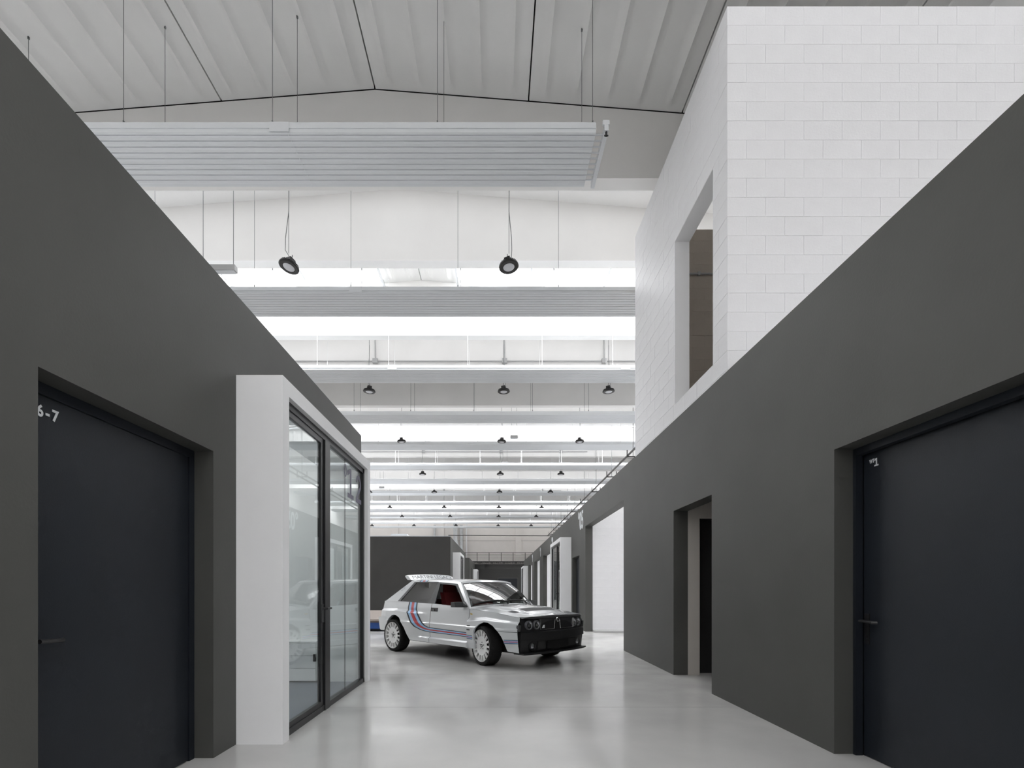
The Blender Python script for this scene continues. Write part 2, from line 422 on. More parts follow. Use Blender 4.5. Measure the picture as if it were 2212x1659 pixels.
# corridor behind the second doorway: white wall, dimness put in its colour, with a black door
w = MB(); w.box(X_R + T, 2.775, 6.85, 7.04, 0, 3.40); w.box(2.775, 3.75, 6.85, 7.04, 2.13, 3.40); w.box(3.75, 9.0, 6.85, 7.04, 0, 3.4)
cw = tag(w.build('wall_corridor', K['dim_plaster']), 'dim-coloured white wall seen through the narrow doorway', 'wall', kind='structure')
w = MB(); w.box(X_R + T, 9.0, 5.40, 5.58, 0, 3.40)
tag(w.build('wall_corridor_near', K['dim_plaster']), 'dim-coloured white near wall of the narrow side corridor', 'wall', kind='structure')
w = MB(); w.box(X_R + T, 9.0, 5.58, 6.85, 3.22, 3.40)
tag(w.build('ceiling_corridor', K['dim_plaster']), 'dim-coloured white lowered ceiling of the narrow side corridor', 'ceiling', kind='structure')
d = empty('door_3', (0, 0, 0)); tag(d, 'black door ajar inside the narrow doorway on the right', 'door', kind='structure')
p = MB(); p.box(2.79, 3.74, 6.95, 7.0, .01, 2.12); p.build('leaf', K['blackmetal'], d)
p = MB(); p.box(2.7751, 2.795, 6.90, 7.02, 0, 2.13); p.box(2.795, 3.749, 6.90, 7.02, 2.115, 2.1299); p.build('frame', K['blackmetal'], d)
w = MB(); w.box(9.0, 9.2, 1.0, 43.1, 0, 3.40)
tag(w.build('wall_rooms_back', K['white']), 'white rear wall of the rooms right of the aisle', 'wall', kind='structure')
for nm, y, lb in (('wall_room_second', 25.6, 'white cross wall beyond the second wide opening'), ('wall_room_third', 31.45, 'white cross wall beyond the third wide opening'),
                  ('wall_room_fourth', 37.0, 'white cross wall beyond the farthest wide opening'), ('wall_room_first_near', 9.3, 'white cross wall before the first wide opening')):
    room_wall(nm, y, lb)

# block walls: each block its own object
def chamfer_block(w, h, dep, c=.0022):
    m = MB(); a, b = w / 2, h / 2
    m.add([(-a,0,-b),(a,0,-b),(a,0,b),(-a,0,b),(-a,-dep+c,-b),(a,-dep+c,-b),(a,-dep+c,b),(-a,-dep+c,b),
           (-a+c,-dep,-b+c),(a-c,-dep,-b+c),(a-c,-dep,b-c),(-a+c,-dep,b-c)],
          [(0,1,2,3),(0,4,5,1),(1,5,6,2),(2,6,7,3),(3,7,4,0),(4,8,9,5),(5,9,10,6),(6,10,11,7),(7,11,8,4),(8,11,10,9)])
    return m
BL, BH, JT, DEP = .40, .20, .0020, .0034
_bm = {}
def block_mesh(w, h, matk):
    k = (round(w, 3), round(h, 3), matk)
    if k not in _bm: _bm[k] = chamfer_block(w - JT, h - JT, DEP).mesh('block', K[matk])
    return _bm[k]
def block_face(parent, origin, along, normal_rz, length, z_top, z_bot, matk, skip=None, phase=0.0, first=0):
    """courses counted down from z_top; origin is the start of the face, along its direction"""
    along = Vector(along); z = z_top; r = first
    while z > z_bot + .03:
        h = min(BH, z - z_bot); s = -(.2 if (r % 2) else 0.0) - phase
        while s < length - .02:
            a, b = max(s, 0), min(s + BL, length)
            segs = [(a, b)]
            if skip: segs = skip(a, b, z - h, z)
            for (a2, b2, za, zb) in ([(q[0], q[1], z - h, z) if len(q) == 2 else q for q in segs]):
                if b2 - a2 < .03 or zb - za < .03: continue
                o = obj('block', block_mesh(b2 - a2, zb - za, matk), parent)
                p = Vector(origin) + along * ((a2 + b2) / 2)
                jig = random.uniform(-.0012, .0012)
                nrm = Vector((math.sin(normal_rz), -math.cos(normal_rz), 0))
                o.location = (p.x + nrm.x * jig, p.y + nrm.y * jig, (za + zb) / 2)
                o.rotation_euler = (random.uniform(-.002, .002), random.uniform(-.0015, .0015), normal_rz)
            s += BL
        z -= BH; r += 1
BX0, BX1, BY0, BY1, BZ0, BZ1 = X_R, 6.4, 5.263, 8.74, H_R, 7.266
WY0, WY1, WZ0, WZ1 = 5.603, 6.805, 3.66, 5.86
ub = empty('wall_upper_box'); tag(ub, 'tall white concrete block enclosure standing on the dark right wall', 'wall', kind='structure')
c = MB()
c.box(BX0 + DEP, BX1, BY0 + DEP, BY0 + T, BZ0 - .0, BZ1)                   # near face core
c.box(BX0 + DEP, BX0 + T, BY0 + T, WY0, BZ0, BZ1)
c.box(BX0 + DEP, BX0 + T, WY1, BY1, BZ0, BZ1)
c.box(BX0 + DEP, BX0 + T, WY0, WY1, WZ1, BZ1)
c.box(BX0 + DEP, BX0 + T, WY0, WY1, BZ0, WZ0)
c.box(BX1 - T, BX1, BY0 + T, BY1 - T, BZ0, BZ1)
c.build('wall_core', K['white'], ub)
lin = MB(); e = .006
lin.box(BX0 - .0005, BX0 + T + .001, WY1 - e, WY1 + .0, WZ0, WZ1); lin.box(BX0 - .0005, BX0 + T + .001, WY0, WY0 + e, WZ0, WZ1)
lin.box(BX0 - .0005, BX0 + T + .001, WY0, WY1, WZ1 - e, WZ1); lin.box(BX0 - .0005, BX0 + T + .001, WY0, WY1, WZ0, WZ0 + e)
lin.build('window_lining', K['white'], ub)
block_face(ub, (BX0, BY0 + DEP, 0), (1, 0, 0), 0.0, BX1 - BX0, BZ1, BZ0, 'block')
def win_skip(a, b, z0, z1):
    ya, yb = BY1 - b, BY1 - a        # along runs from far to near
    if yb <= WY0 + .001 or ya >= WY1 - .001 or z1 <= WZ0 + .001 or z0 >= WZ1 - .001: return [(a, b)]
    out = []
    if z1 > WZ1 + .02: out.append((a, b, WZ1, z1))
    if z0 < WZ0 - .02: out.append((a, b, z0, WZ0))
    za, zb = max(z0, WZ0), min(z1, WZ1)
    if yb > WY1: out.append((a, BY1 - WY1, za, zb))
    if ya < WY0: out.append((BY1 - WY0, b, za, zb))
    return out
block_face(ub, (BX0 + DEP, BY1, 0), (0, -1, 0), -PI / 2, BY1 - BY0, BZ1, BZ0, 'block', win_skip, phase=.12)
ib = empty('wall_upper_back'); tag(ib, 'warm beige block wall seen through the open window of the upper white box', 'wall', kind='structure')
c = MB(); c.box(BX0 + T, BX1, BY1 - T + DEP, BY1, BZ0, BZ1); c.build('wall_core', K['beige'], ib)
block_face(ib, (BX0 + T, BY1 - T + DEP, 0), (1, 0, 0), 0.0, 1.6, BZ1, BZ0, 'beige', phase=.07)
c = MB(); c.tube([(BX0 + T, BY1 - T - .02, 6.50), (BX1 - T, BY1 - T - .02, 6.50)], .016, 8); c.box(3.42, 3.46, BY1 - T - .04, BY1 - T + .0, 6.47, 6.53)
tag(c.build('conduit_pipe', K['grey']), 'grey conduit pipe running across the beige upper wall', 'pipe')
# tall white wall inside the first wide opening
ow = empty('wall_room_first'); tag(ow, 'bright white block wall inside the first wide opening', 'wall', kind='structure')
c = MB(); c.box(X_R + T, 9.0, 13.60 + DEP, 13.60 + T, 0, 3.40); c.build('wall_core', K['white'], ow)
block_face(ow, (X_R + T, 13.60 + DEP, 0), (1, 0, 0), 0.0, 1.6, 3.40, .08, 'block', phase=.1)
c = MB(); c.hexa([(X_R + T, 13.30, 0), (4.2, 12.9, 0), (4.2, 13.6, 0), (X_R + T, 13.6, 0), (X_R + T, 13.30, .05), (4.2, 12.9, .06), (4.2, 13.6, .06), (X_R + T, 13.6, .05)])
tag(c.build('floor_ramp', K['grey']), 'low grey ramp plate at the foot of the white block wall', 'ramp')

# ------------------------------------------------------------------ hinged dark doors
def lever(mb, sgn, x, y, z, out, length):
    # lever handle on a plate; out = direction away from the leaf
    mb.box(x, x + out * .008, y - .022, y + .022, z - .16, z + .05)
    mb.tube([(x, y, z), (x + out * .055, y, z)], .010, 10)
    mb.tube([(x + out * .052, y - sgn * .008, z), (x + out * .052, y + sgn * length, z - .004), (x + out * .03, y + sgn * (length + .012), z - .004)], .011, 10)
    mb.tube([(x + out * .008, y, z - .11), (x + out * .016, y, z - .11)], .013, 10)
d1 = empty('door_1'); tag(d1, 'dark anthracite door on the near left with the number 6-7', 'door', kind='structure')
XL1 = -2.105
p = MB(); p.box(XL1 - .045, XL1, 2.20, 3.445, .008, 2.08); lf = p.build('leaf', K['door'], d1)
p = MB(); p.box(X_L - T + .002, X_L - .131, 3.452, 3.508, 0, 2.138); p.box(X_L - T + .002, X_L - .131, 2.167, 2.195, 0, 2.138)
p.box(X_L - T + .002, X_L - .131, 2.195, 3.452, 2.085, 2.138); p.build('frame', K['door'], d1)
p = MB(); lever(p, 1, XL1, 2.275, .945, 1, .115); p.build('handle', K['blackmetal'], d1, True)
for ch_, yy, zz in (('6', 2.3060, 1.982), ('-', 2.3515, 1.984), ('7', 2.3866, 1.982)):
    on_left(text_mb(ch_, .073, .001, .0022, .95), yy, zz, XL1).build('lettering', K['letter'], lf)
d2 = empty('door_2'); tag(d2, 'dark anthracite door on the near right lettered WT 1', 'door', kind='structure')
XR1 = 2.608
p = MB(); p.box(XR1, XR1 + .045, 2.23, 3.566, .008, 2.12); lf = p.build('leaf', K['door'], d2)
p = MB(); p.box(X_R + .133, X_R + T - .012, 3.570, 3.598, 0, 2.173); p.box(X_R + .133, X_R + T - .004, 2.202, 2.225, 0, 2.173)
p.box(X_R + .133, X_R + T - .012, 2.225, 3.570, 2.125, 2.173); p.build('frame', K['door'], d2)
p = MB(); p.box(X_R + T, X_R + T + .06, 3.568, 3.60, 0, 2.175); p.box(X_R + T, X_R + T + .06, 2.2, 3.6, 2.12, 2.175); p.build('stop', K['blackmetal'], d2)
p = MB(); lever(p, -1, XR1, 3.53, .955, -1, .115); p.build('handle', K['blackmetal'], d2, True)
on_right(text_mb('WT', .036, .001, .0012, .78), 3.510, 2.052, XR1).build('lettering', K['letter'], lf)
o1 = MB()
for pts in ([(.014, .010), (.024, .010), (.024, .054), (.014, .054)], [(.0, .0), (.037, .0), (.037, .010), (.0, .010)], [(.002, .036), (.014, .044), (.014, .054), (.002, .046)]):
    o1.prism([(q[0], q[1], -.001) for q in pts], (0, 0, .002))
on_right(o1, 3.464, 2.022, XR1).build('lettering', K['letter'], lf)
d4 = empty('door_4'); tag(d4, 'dark recessed door between the wide opening and the white portal', 'door', kind='structure')
p = MB(); p.box(X_R + .13, X_R + .18, 14.551, 15.899, .005, 2.115); p.build('leaf', K['door'], d4)
p = MB(); p.box(X_R + .10, X_R + .13, 14.551, 14.62, 0, 2.115); p.build('frame', K['blackmetal'], d4)

# ------------------------------------------------------------------ white portals with glazed fronts
def portal(name, side, xw, y0, y1, label, wall_x, detail=False):
    """side -1: stands on the left wall and faces +x; side 1: on the right wall and faces -x"""
    root = empty(name, (wall_x, y0, 0)); tag(root, label, 'glass portal', 'white framed glass portals along the aisle')
    s = -side; L = y1 - y0; dpt = .354; th = .12; hz = 2.80
    def B(mb, a0, a1, b0, b1, z0, z1): return mb.box(s * a0, s * a1, b0, b1, z0, z1)   # a: out of the wall
    m_ = MB(); B(m_, .001, dpt, 0, th, 0, hz); B(m_, .001, dpt, L - th, L, 0, hz); B(m_, .001, dpt, th, L - th, hz - th, hz)
    m_.build('surround', K['white'], root)
    gx = dpt - .055                         # glass plane
    ym = .985 if detail else L * .36         # meeting stile
    f_ = MB()
    for (a0, a1, b0, b1, z0, z1) in ((gx-.05, gx+.012, th, th+.05, 0, hz-th), (gx-.05, gx+.012, L-th-.055, L-th, 0, hz-th),
                                     (gx-.05, gx+.012, th, L-th, 0, .055), (gx-.05, gx+.012, th, L-th, hz-th-.06, hz-th),
                                     (gx-.03, gx+.02, ym+.075, ym+.215, .0, hz-th-.06)):
        B(f_, a0, a1, b0, b1, z0, z1)
    f_.build('frame', K['blackmetal'], root)
    # door leaf on the near side: sash and pane
    sh = empty('glass_door', (0, 0, 0), parent=root)
    g_ = MB()
    for (b0, b1, z0, z1) in ((th+.05, th+.09, .055, hz-th-.06), (ym, ym+.075, .055, hz-th-.06), (th+.09, ym, .055, .10), (th+.09, ym, hz-th-.11, hz-th-.06)):
        B(g_, gx-.03, gx+.004, b0, b1, z0, z1)
    g_.build('sash', K['blackmetal'], sh)
    q = MB(); B(q, gx-.016, gx-.008, th+.085, ym+.005, .095, hz-th-.105); q.build('pane', K['glass'], sh)
    yj = (1.80 if detail else (ym + .213 + L - th) / 2)
    for ya, yb in ((ym+.213, yj-.002), (yj+.002, L-th-.05)):
        q = MB(); B(q, gx-.016, gx-.008, ya, yb, .05, hz-th-.055); q.build('pane', K['glass'], root)
    q = MB(); B(q, gx-.0155, gx-.0085, yj-.002, yj+.002, .055, hz-th-.06); q.build('glass_joint', K['blackmetal'], root)
    h_ = MB()
    B(h_, gx+.004, gx+.014, ym-.012, ym+.064, .855, 1.03)
    h_.tube([(s*(gx+.01), ym+.03, .988), (s*(gx+.055), ym+.03, .988), (s*(gx+.057), ym+.135, .988)], .010, 8)
    h_.build('handle', K['blackmetal'], sh)
    return root, gx
pl, gx = portal('glass_portal', -1, 0, 3.815, 6.475, 'large white framed glass portal with the number 12, nearest on the left', X_L, True)
gxw = X_L + gx - .006                       # film sits on the glass face
def film(mb, y, z): return mb.xf(Matrix(((0, 0, 1, gx - .0065), (1, 0, 0, y - 3.815), (0, 1, 0, z), (0, 0, 0, 1))))
def flat(mb, pts): 
    return mb.prism([(p[0], p[1], 0) for p in pts], (0, 0, .0015))
one = MB(); flat(one, [(.09,0.05),(.145,.05),(.145,.34),(.09,.34)]); flat(one, [(0,0),(.235,0),(.235,.05),(0,.05)]); flat(one, [(.0,.245),(.09,.285),(.09,.34),(.0,.30)])
film(one, 5.70, 2.215).build('lettering', K['glassletter'], pl)
two = MB()
arc_o = [(.115 + .11*math.cos(a), .235 + .105*math.sin(a)) for a in [math.radians(x) for x in range(175, -50, -15)]]
arc_i = [(.115 + .055*math.cos(a), .235 + .055*math.sin(a)) for a in [math.radians(x) for x in range(175, -50, -15)]]
for a in range(len(arc_o) - 1): flat(two, [arc_o[a], arc_o[a+1], arc_i[a+1], arc_i[a]])
flat(two, [arc_i[-1], arc_o[-1], (.075, .055), (.0, .055)]); flat(two, [(0, 0), (.235, 0), (.235, .055), (0, .055)])
film(two, 6.035, 2.215).build('lettering', K['glassletter'], pl)
deg = MB()
for a in range(20):
    a0, a1 = 2*PI*a/20, 2*PI*(a+1)/20
    flat(deg, [(.05+.05*math.cos(a0), .07+.07*math.sin(a0)), (.05+.05*math.cos(a1), .07+.07*math.sin(a1)), (.05+.033*math.cos(a1), .07+.053*math.sin(a1)), (.05+.033*math.cos(a0), .07+.053*math.sin(a0))])
film(deg, 5.565, 2.425).build('lettering', K['glassletter'], pl)
portal('glass_portal', 1, 0, 16.1, 19.05, 'white framed glass portal on the right wall behind the car nose', X_R)
portal('glass_portal', -1, 0, 23.1, 25.9, 'white framed glass portal on the left block behind the car roof', X_L)
portal('glass_portal', 1, 0, 37.7, 40.7, 'small distant white glass portal on the right wall', X_R)
portal('glass_portal', -1, 0, 44.3, 47.1, 'small distant white glass portal on the far left block', X_L)

# room behind the near portal
rf = MB(); rf.box(-6.0, X_L - T, 3.72, 7.17, 0, .004); rf.box(X_L - T, -1.71, 3.94, 6.35, 0, .004)
tag(rf.build('floor_room', K['floor_blue']), 'blue grey floor of the glazed room on the left', 'floor', kind='structure')
w = MB(); w.box(-6.0, X_L - T, 6.55, 7.16, 0, 3.35); tag(w.build('wall_room_far', K['white']), 'white far wall inside the glazed room', 'wall', kind='structure')
w = MB(); w.box(-6.0, X_L - T, 3.55, 3.72, 0, 3.35); tag(w.build('wall_room_near', K['white']), 'white near wall inside the glazed room', 'wall', kind='structure')
w = MB(); w.box(-6.1, -6.0, 3.55, 7.17, 0, 3.35); tag(w.build('wall_room_rear', K['white']), 'white rear wall inside the glazed room', 'wall', kind='structure')
w = MB(); w.box(X_L - T - .012, X_L - T - .001, 3.73, 3.935, 0, 3.2); w.box(X_L - T - .012, X_L - T - .001, 6.355, 6.549, 0, 3.2); w.box(X_L - T - .012, X_L - T - .001, 3.935, 6.355, 2.68, 3.2)
w.box(X_L - T - .011, X_L + .30, 6.349, 6.3545, 0, 2.68); w.box(X_L - T - .011, X_L + .28, 3.9355, 3.941, 0, 2.68); w.box(X_L - T - .011, X_L + .28, 3.941, 6.349, 2.674, 2.6795)
w.build('lining', K['white'], wl)
w = MB(); w.box(-6.0, X_L - T - .013, 3.722, 6.548, 3.2, 3.345); tag(w.build('ceiling_room', K['white']), 'white ceiling of the glazed room', 'ceiling', kind='structure')
room_fill = empty('added_room_light', (-3.1, 5.2, 3.2)); tag(room_fill, 'added square ceiling light brightening the glazed room', 'lamp')  # added lamp, not visible itself, to brighten the room behind the glass
b = MB(); b.box(-.62, .62, -.62, .62, -.03, -.001); b.build('housing', K['panel'], room_fill)
b = MB(); b.box(-.59, .59, -.59, .59, -.034, -.0305); b.build('diffuser', roof_light_material('room_fill_diffuser', 5.0, (1, .99, .97)), room_fill)
cab = empty('drawer_cabinet', (-2.9, 6.3, 0)); tag(cab, 'low white drawer cabinet inside the glazed room', 'cabinet')
p = MB(); p.box(-1.6, .66, .0, .248, .02, .50); p.build('body', K['white'], cab)
p = MB(); p.box(-1.6, .66, -.022, .248, .50, .515); p.build('top', K['white'], cab)
for k in range(3):
    p = MB(); p.box(-1.59, .655, -.02, -.001, .025 + k*.158, .025 + k*.158 + .154); p.build('drawer', K['white'], cab)
p = MB(); p.box(.635, .665, -.05, -.021, .27, .36); p.build('latch', K['blackmetal'], cab)

# ------------------------------------------------------------------ radiant ceiling panels
ZP = 6.79
def radiant_panel(x0, x1, y0, w=.84, idx=0):
    root = empty('radiant_panel', (0, y0, ZP))
    prof = [(0, .115), (0, 0), (.03, -.002)]
    n = 9; seg = (w - .06) / n
    for k in range(n):
        a = .03 + k * seg
        prof += [(a + .003, .016), (a + .011, .016), (a + .014, .0), (a + seg*.40, -.002), (a + seg*.48, -.004), (a + seg*.56, -.002), (a + seg - .004, .0)]
    prof += [(w - .03, -.002), (w, 0), (w, .115), (w - .01, .115), (w - .012, .03), (.012, .03), (.010, .115)]
    m_ = MB(); N = len(prof)
    m_.add([(x0, p[0], p[1]) for p in prof] + [(x1, p[0], p[1]) for p in prof], [(i, (i+1) % N, N + (i+1) % N, N + i) for i in range(N)])
    m_.build('panel_body', K['panel'], root)
    lip = MB(); lip.box(x0, x1, -.012, -.0005, .045, .115); lip.build('edge_rail', K['panel'], root)
    xs = [-2.66 + 6.0 * q for q in (-1, 0, 1)]
    for xj in xs:
        if x0 + .5 < xj < x1 - .5:
            jm = MB(); jm.box(xj + .095, xj + .103, .0, w, -.006, -.0045); jm.box(xj - .12, xj + .12, -.016, -.0125, -.0005, .118)
            jm.build('joint_cover', K['panel'], root)
    return root
HX = [-10.2, -8.35, -6.5, -4.60, -2.76, -.72, 1.20, 3.02, 4.9, 6.8]
wire_cache = {}
def hangers(root, y0, x0, x1, w, idx):
    mt = K['wire'] if idx in (0, 1, 3) else K['whiterod']
    for x in HX:
        if not (x0 + .02 < x < x1 - .02): continue
        for yy in (.03, w - .03):
            ya = y0 + yy
            # what is overhead: beam soffit or roof
            top = roof_z(x)
            for f in D_FACES + L_FACES:
                if f - .02 <= ya <= f + BT + .02: top = 7.77
            r = (.0038, .0042, .006, .0055)[idx] if idx < 4 else .008
            mb = MB(); mb.tube([(x, yy, .115), (x, yy, top - ZP)], r, 5)
            q = 2.6 * r; mb.box(x - q, x + q, yy - q, yy + q, top - ZP - .035, top - ZP - .001)
            mb.box(x - 2*r, x + 2*r, yy - 2*r, yy + 2*r, .112, .17)
            mb.build('hanger', mt, root)
for n in range(13):
    y0 = 5.6 * (1.107 + .6035 * n)
    x0, x1 = -11.5, (1.235 if n == 0 else 8.6)
    r = radiant_panel(x0, x1, y0, .84, n)
    far = ' from the front' if n else ''
    tag(r, ('long white radiant heating panel ending beside the white block box, nearest of all' if n == 0 else
            ords[n] + ' white radiant heating panel counted from the nearest, slung across the hall'), 'radiant panel', 'radiant panels hung across the hall')
    hangers(r, y0, x0, x1, .84, n)
    if n == 0:      # collector at the free end
        c = MB(); c.box(x1 + .10, x1 + .15, -.03, .87, .0, .085)
        for k in range(9): c.tube([(x1 - .01, .07 + k*.0867, .035), (x1 + .10, .07 + k*.0867, .035)], .011, 8)
        co = c.build('collector', K['panel'], r)
        c = MB(); c.box(x1 + .08, x1 + .16, -.032, .0, .07, .125); c.build('connector', K['panel'], co)
        c = MB(); c.tube([(x1 + .125, -.005, .0), (x1 + .125, -.005, -.05)], .013, 8); c.box(x1 + .10, x1 + .15, -.012, .0, -.05, -.038); c.build('valve', K['blackmetal'], co)
        c = MB(); c.box(x1 + .149, x1 + .153, .40, .50, .01, .06); c.build('red_tag', mat('red_label', (.5, .03, .03), .5), co)
        c = MB(); c.box(x1 + .149, x1 + .153, .52, .62, .01, .06); c.build('blue_tag', mat('blue_label', (.05, .07, .35), .5), co)

# ------------------------------------------------------------------ high bay lamps
def lamp_proto():
    root = empty('high_bay_lamp'); top_ = root; root = empty('lamp_head', parent=top_)
    h = MB(); h.lathe([(.0, .105), (.075, .105), (.08, .06), (.12, .055), (.165, .035), (.168, .012), (.155, .0), (.10, -.002), (.098, .012), (.0, .012)], n=28)
    for k in range(28):
        a = 2*PI*k/28; ca, sa = math.cos(a), math.sin(a)
        p = [(r_*ca - t*sa, r_*sa + t*ca, z_) for (r_, z_) in ((.085, .058), (.160, .036), (.150, .066), (.085, .088)) for t in (-.003,)]
        q = [(r_*ca - t*sa, r_*sa + t*ca, z_) for (r_, z_) in ((.085, .058), (.160, .036), (.150, .066), (.085, .088)) for t in (.003,)]
        h.add(p + q, [(0,1,2,3),(7,6,5,4),(0,4,5,1),(1,5,6,2),(2,6,7,3),(3,7,4,0)])
    h.build('housing', K['lampblack'], root, True)
    l = MB(); l.lathe([(.0, -.006), (.085, -.004), (.096, .004)], n=24); l.build('lens', K['lens'], root, True)
    d_ = MB(); d_.box(-.055, .055, -.05, .05, .105, .165); d_.tube([(0, 0, .165), (0, 0, .20), (.014, 0, .225), (0, 0, .245)], .006, 6); d_.build('driver_box', K['lampblack'], root)
    return top_
proto = None
LX = [-10.9, -7.2, -3.50, .225, 3.13, 6.6]
posn = {-10.9: 'outermost left', -7.2: 'far left', -3.50: 'left', .225: 'middle', 3.13: 'right', 6.6: 'outer right'}
Z_LAMP = 6.60
LAMP_Y = [8.52, 13.95, 18.75, 24.15, 28.75, 34.28, 38.75, 44.42]
for r_, y in enumerate(LAMP_Y):
    for x in LX:
        if x == -10.9 and r_ < 5: continue
        if x in (-7.2,) and r_ < 3: continue
        if x == 3.13 and r_ == 0: continue
        if x == 6.6: continue
        if proto is None: proto = lamp_proto(); protos = proto
        lp = copy_tree(proto)
        lp.location = (x, y, Z_LAMP)
        tilt = {(0, -3.50): (.10, .22), (0, .225): (.14, -.05)}.get((r_, x), (random.uniform(-.05, .05), random.uniform(-.06, .06)))
        lp.children[0].rotation_euler = (tilt[0], tilt[1], random.uniform(0, 6))
        tag(lp, 'round black high bay lamp, ' + ords[r_] + ' row from the front, ' + posn[x] + ' one', 'lamp', 'black high bay lamps hung in rows')
        top = roof_z(x)
        cb = MB(); cb.tube([(0, 0, .24), (0, 0, top - Z_LAMP + .021)], .0045 if r_ < 1 else .006, 5)
        sw = -.06 if x < 0 else .05
        cb.tube([(.04, 0, .14), (sw, 0, .30), (sw * .9, 0, .5), (0, 0, .95), (0.005, 0, 1.3)], .006, 5)
        cb.build('cable', K['wire'], lp)
for ch in list(proto.children[0].children) + [proto.children[0], proto]: bpy.data.objects.remove(ch)

# conduits and junction boxes on the lit beam faces
for q, y in enumerate([L_FACES[7], L_FACES[9], L_FACES[11]]):
    c = MB(); c.tube([(X_LO + .4, y - .03, 8.0), (4.6, y - .03, 8.0)], .018, 6)
    r = empty('conduit_run'); c.build('conduit', K['grey'], r)
    for x in (-3.62, .27, 3.27):
        b = MB(); b.box(x - .075, x + .075, y - .09, y - .002, 7.93, 8.07); b.build('junction_box', K['grey'], r)
        b = MB(); b.tube([(x, y - .03, 8.07), (x - .01, y - .03, 8.8)], .015, 6); b.build('conduit_drop', K['grey'], r)
    tag(r, ['nearest', 'second', 'third'][q] + ' grey conduit with junction boxes along a pale beam', 'conduit')
# emergency lights
for q, (x, y, z) in enumerate([(-5.12, 9.3, 7.02), (.72, 19.6, 7.0), (.45, 24.3, 7.15), (-6.6, 29.2, 6.95)]):
    r = empty('emergency_light', (x, y, z)); tag(r, ['grey emergency light box hung above the near left wall top', 'grey emergency light box hung beside the middle lamps', 'grey emergency light box in the distance, middle', 'grey emergency light box in the distance, left'][q], 'emergency light')
    hw = .33 if q == 0 else .15
    b = MB(); b.box(-hw, hw, -.06, .06, 0, .10); b.build('body', K['grey'], r)
    b = MB(); b.box(-hw + .02, hw - .02, -.045, .045, -.02, 0); b.build('diffuser', K['panel'], r)
    b = MB(); [b.tube([(xx, 0, .10), (xx, 0, roof_z(x + xx) - z + .025)], .006, 5) for xx in (-hw + .05, hw - .05)]; b.build('hanger', K['wire'], r)

# cable tray along the right side
r = empty('cable_tray'); tag(r, 'dark steel cable tray running along the hall above the right wall', 'cable tray')
for xx, zz in ((4.85, 6.0), (5.20, 6.0)):
    b = MB(); b.box(xx - .02, xx + .02, 9.2, 47, zz, zz + .06); b.build('rail', K['darksteel'], r)
for k in range(11):
    y = 5.6 * (1.107 + .6035 * (k + 1)) + 2.1
    b = MB(); b.box(4.80, 5.25, y - .02, y + .02, 5.96, 6.0); b.box(4.80, 4.83, y - .015, y + .015, 6.0, 6.22); b.box(5.22, 5.25, y - .015, y + .015, 6.0, 6.22); b.build('bracket', K['darksteel'], r)
    if k % 1 == 0:
        b = MB(); b.tube([(5.03, y, 6.0), (5.03, y, roof_z(5.03) + .021)], .012, 6); b.build('hanger', K['wire'], r)
b = MB(); b.tube([(X_L - .1, 22.02, H_L + .06), (X_R + .1, 22.02, H_R - .005)], .022, 6)
tag(b.build('tie_rod', K['darksteel']), 'thin dark tie rod spanning the aisle between the wall tops', 'rod')

# ------------------------------------------------------------------ walkway and services at the far end
r = empty('walkway'); tag(r, 'dark steel walkway with railing across the far end', 'walkway')
YW = 48.0
b = MB(); b.box(-6, 7, YW, 49.5, 3.605, 3.66); b.build('deck', K['darksteel'], r)
b = MB(); b.box(-6, 7, YW - .06, YW, 3.60, 3.70); b.box(-6, 7, YW - .06, YW, 3.43, 3.50)
x = -6
while x < 7:
    ph = ((x + 6) / .19) % 6
    b.box(x, x + (.19 if ph > 5 else .09), YW - .05, YW - .01, 3.50, 3.60); x += .19
b.build('perforated_beam', K['darksteel'], r)
xp = -5.2
while xp < 7:
    b = MB(); b.box(xp - .025, xp + .025, YW - .055, YW - .005, 3.66, 4.52); b.build('post', K['darksteel'], r); xp += 1.145
for k in range(7):
    b = MB(); b.box(-6, 7, YW - .045, YW - .015, 3.78 + k*.118, 3.80 + k*.118 + (.025 if k == 6 else 0)); b.build('rail', K['darksteel'], r)
du = empty('ventilation_duct'); tag(du, 'bent silver ventilation duct rising on the far wall', 'duct')
b = MB(); b.box(-4.28, -3.88, 50.9, 51.3, 5.9, 8.0); b.box(-4.1, -4.05, 51.3, 52.0, 7, 7.05); b.build('upper_section', K['steel'], du)
b = MB(); b.box(-4.27, -3.89, 50.91, 51.29, 6.55, 6.9); b.build('damper', K['darksteel'], du)
b = MB(); b.hexa([(-3.80,50.9,4.6),(-3.42,50.9,4.6),(-3.42,51.3,4.6),(-3.80,51.3,4.6),(-4.28,50.9,5.9),(-3.88,50.9,5.9),(-3.88,51.3,5.9),(-4.28,51.3,5.9)]); b.build('slanted_section', K['steel'], du)
b = MB(); b.box(-3.66, -3.38, 51.69, 51.995, 3.7, 7.6); tag(b.build('vertical_duct', K['steel']), 'straight square silver duct beside the bent one', 'duct')
b = MB(); b.tube([(-2.98, 51.5, 0.0), (-2.98, 51.5, 7.7)], .06, 8); tag(b.build('white_pipe', K['whiterod']), 'thin white vertical pipe on the far wall', 'pipe')
b = MB(); b.tube([(-6.25, 51.68, 3.6), (-6.25, 51.68, 7.6)], .10, 8); b.box(-6.28, -6.22, 51.7, 52.0, 5, 5.1); tag(b.build('silver_pipe', K['steel']), 'silver vertical pipe above the dark block', 'pipe')

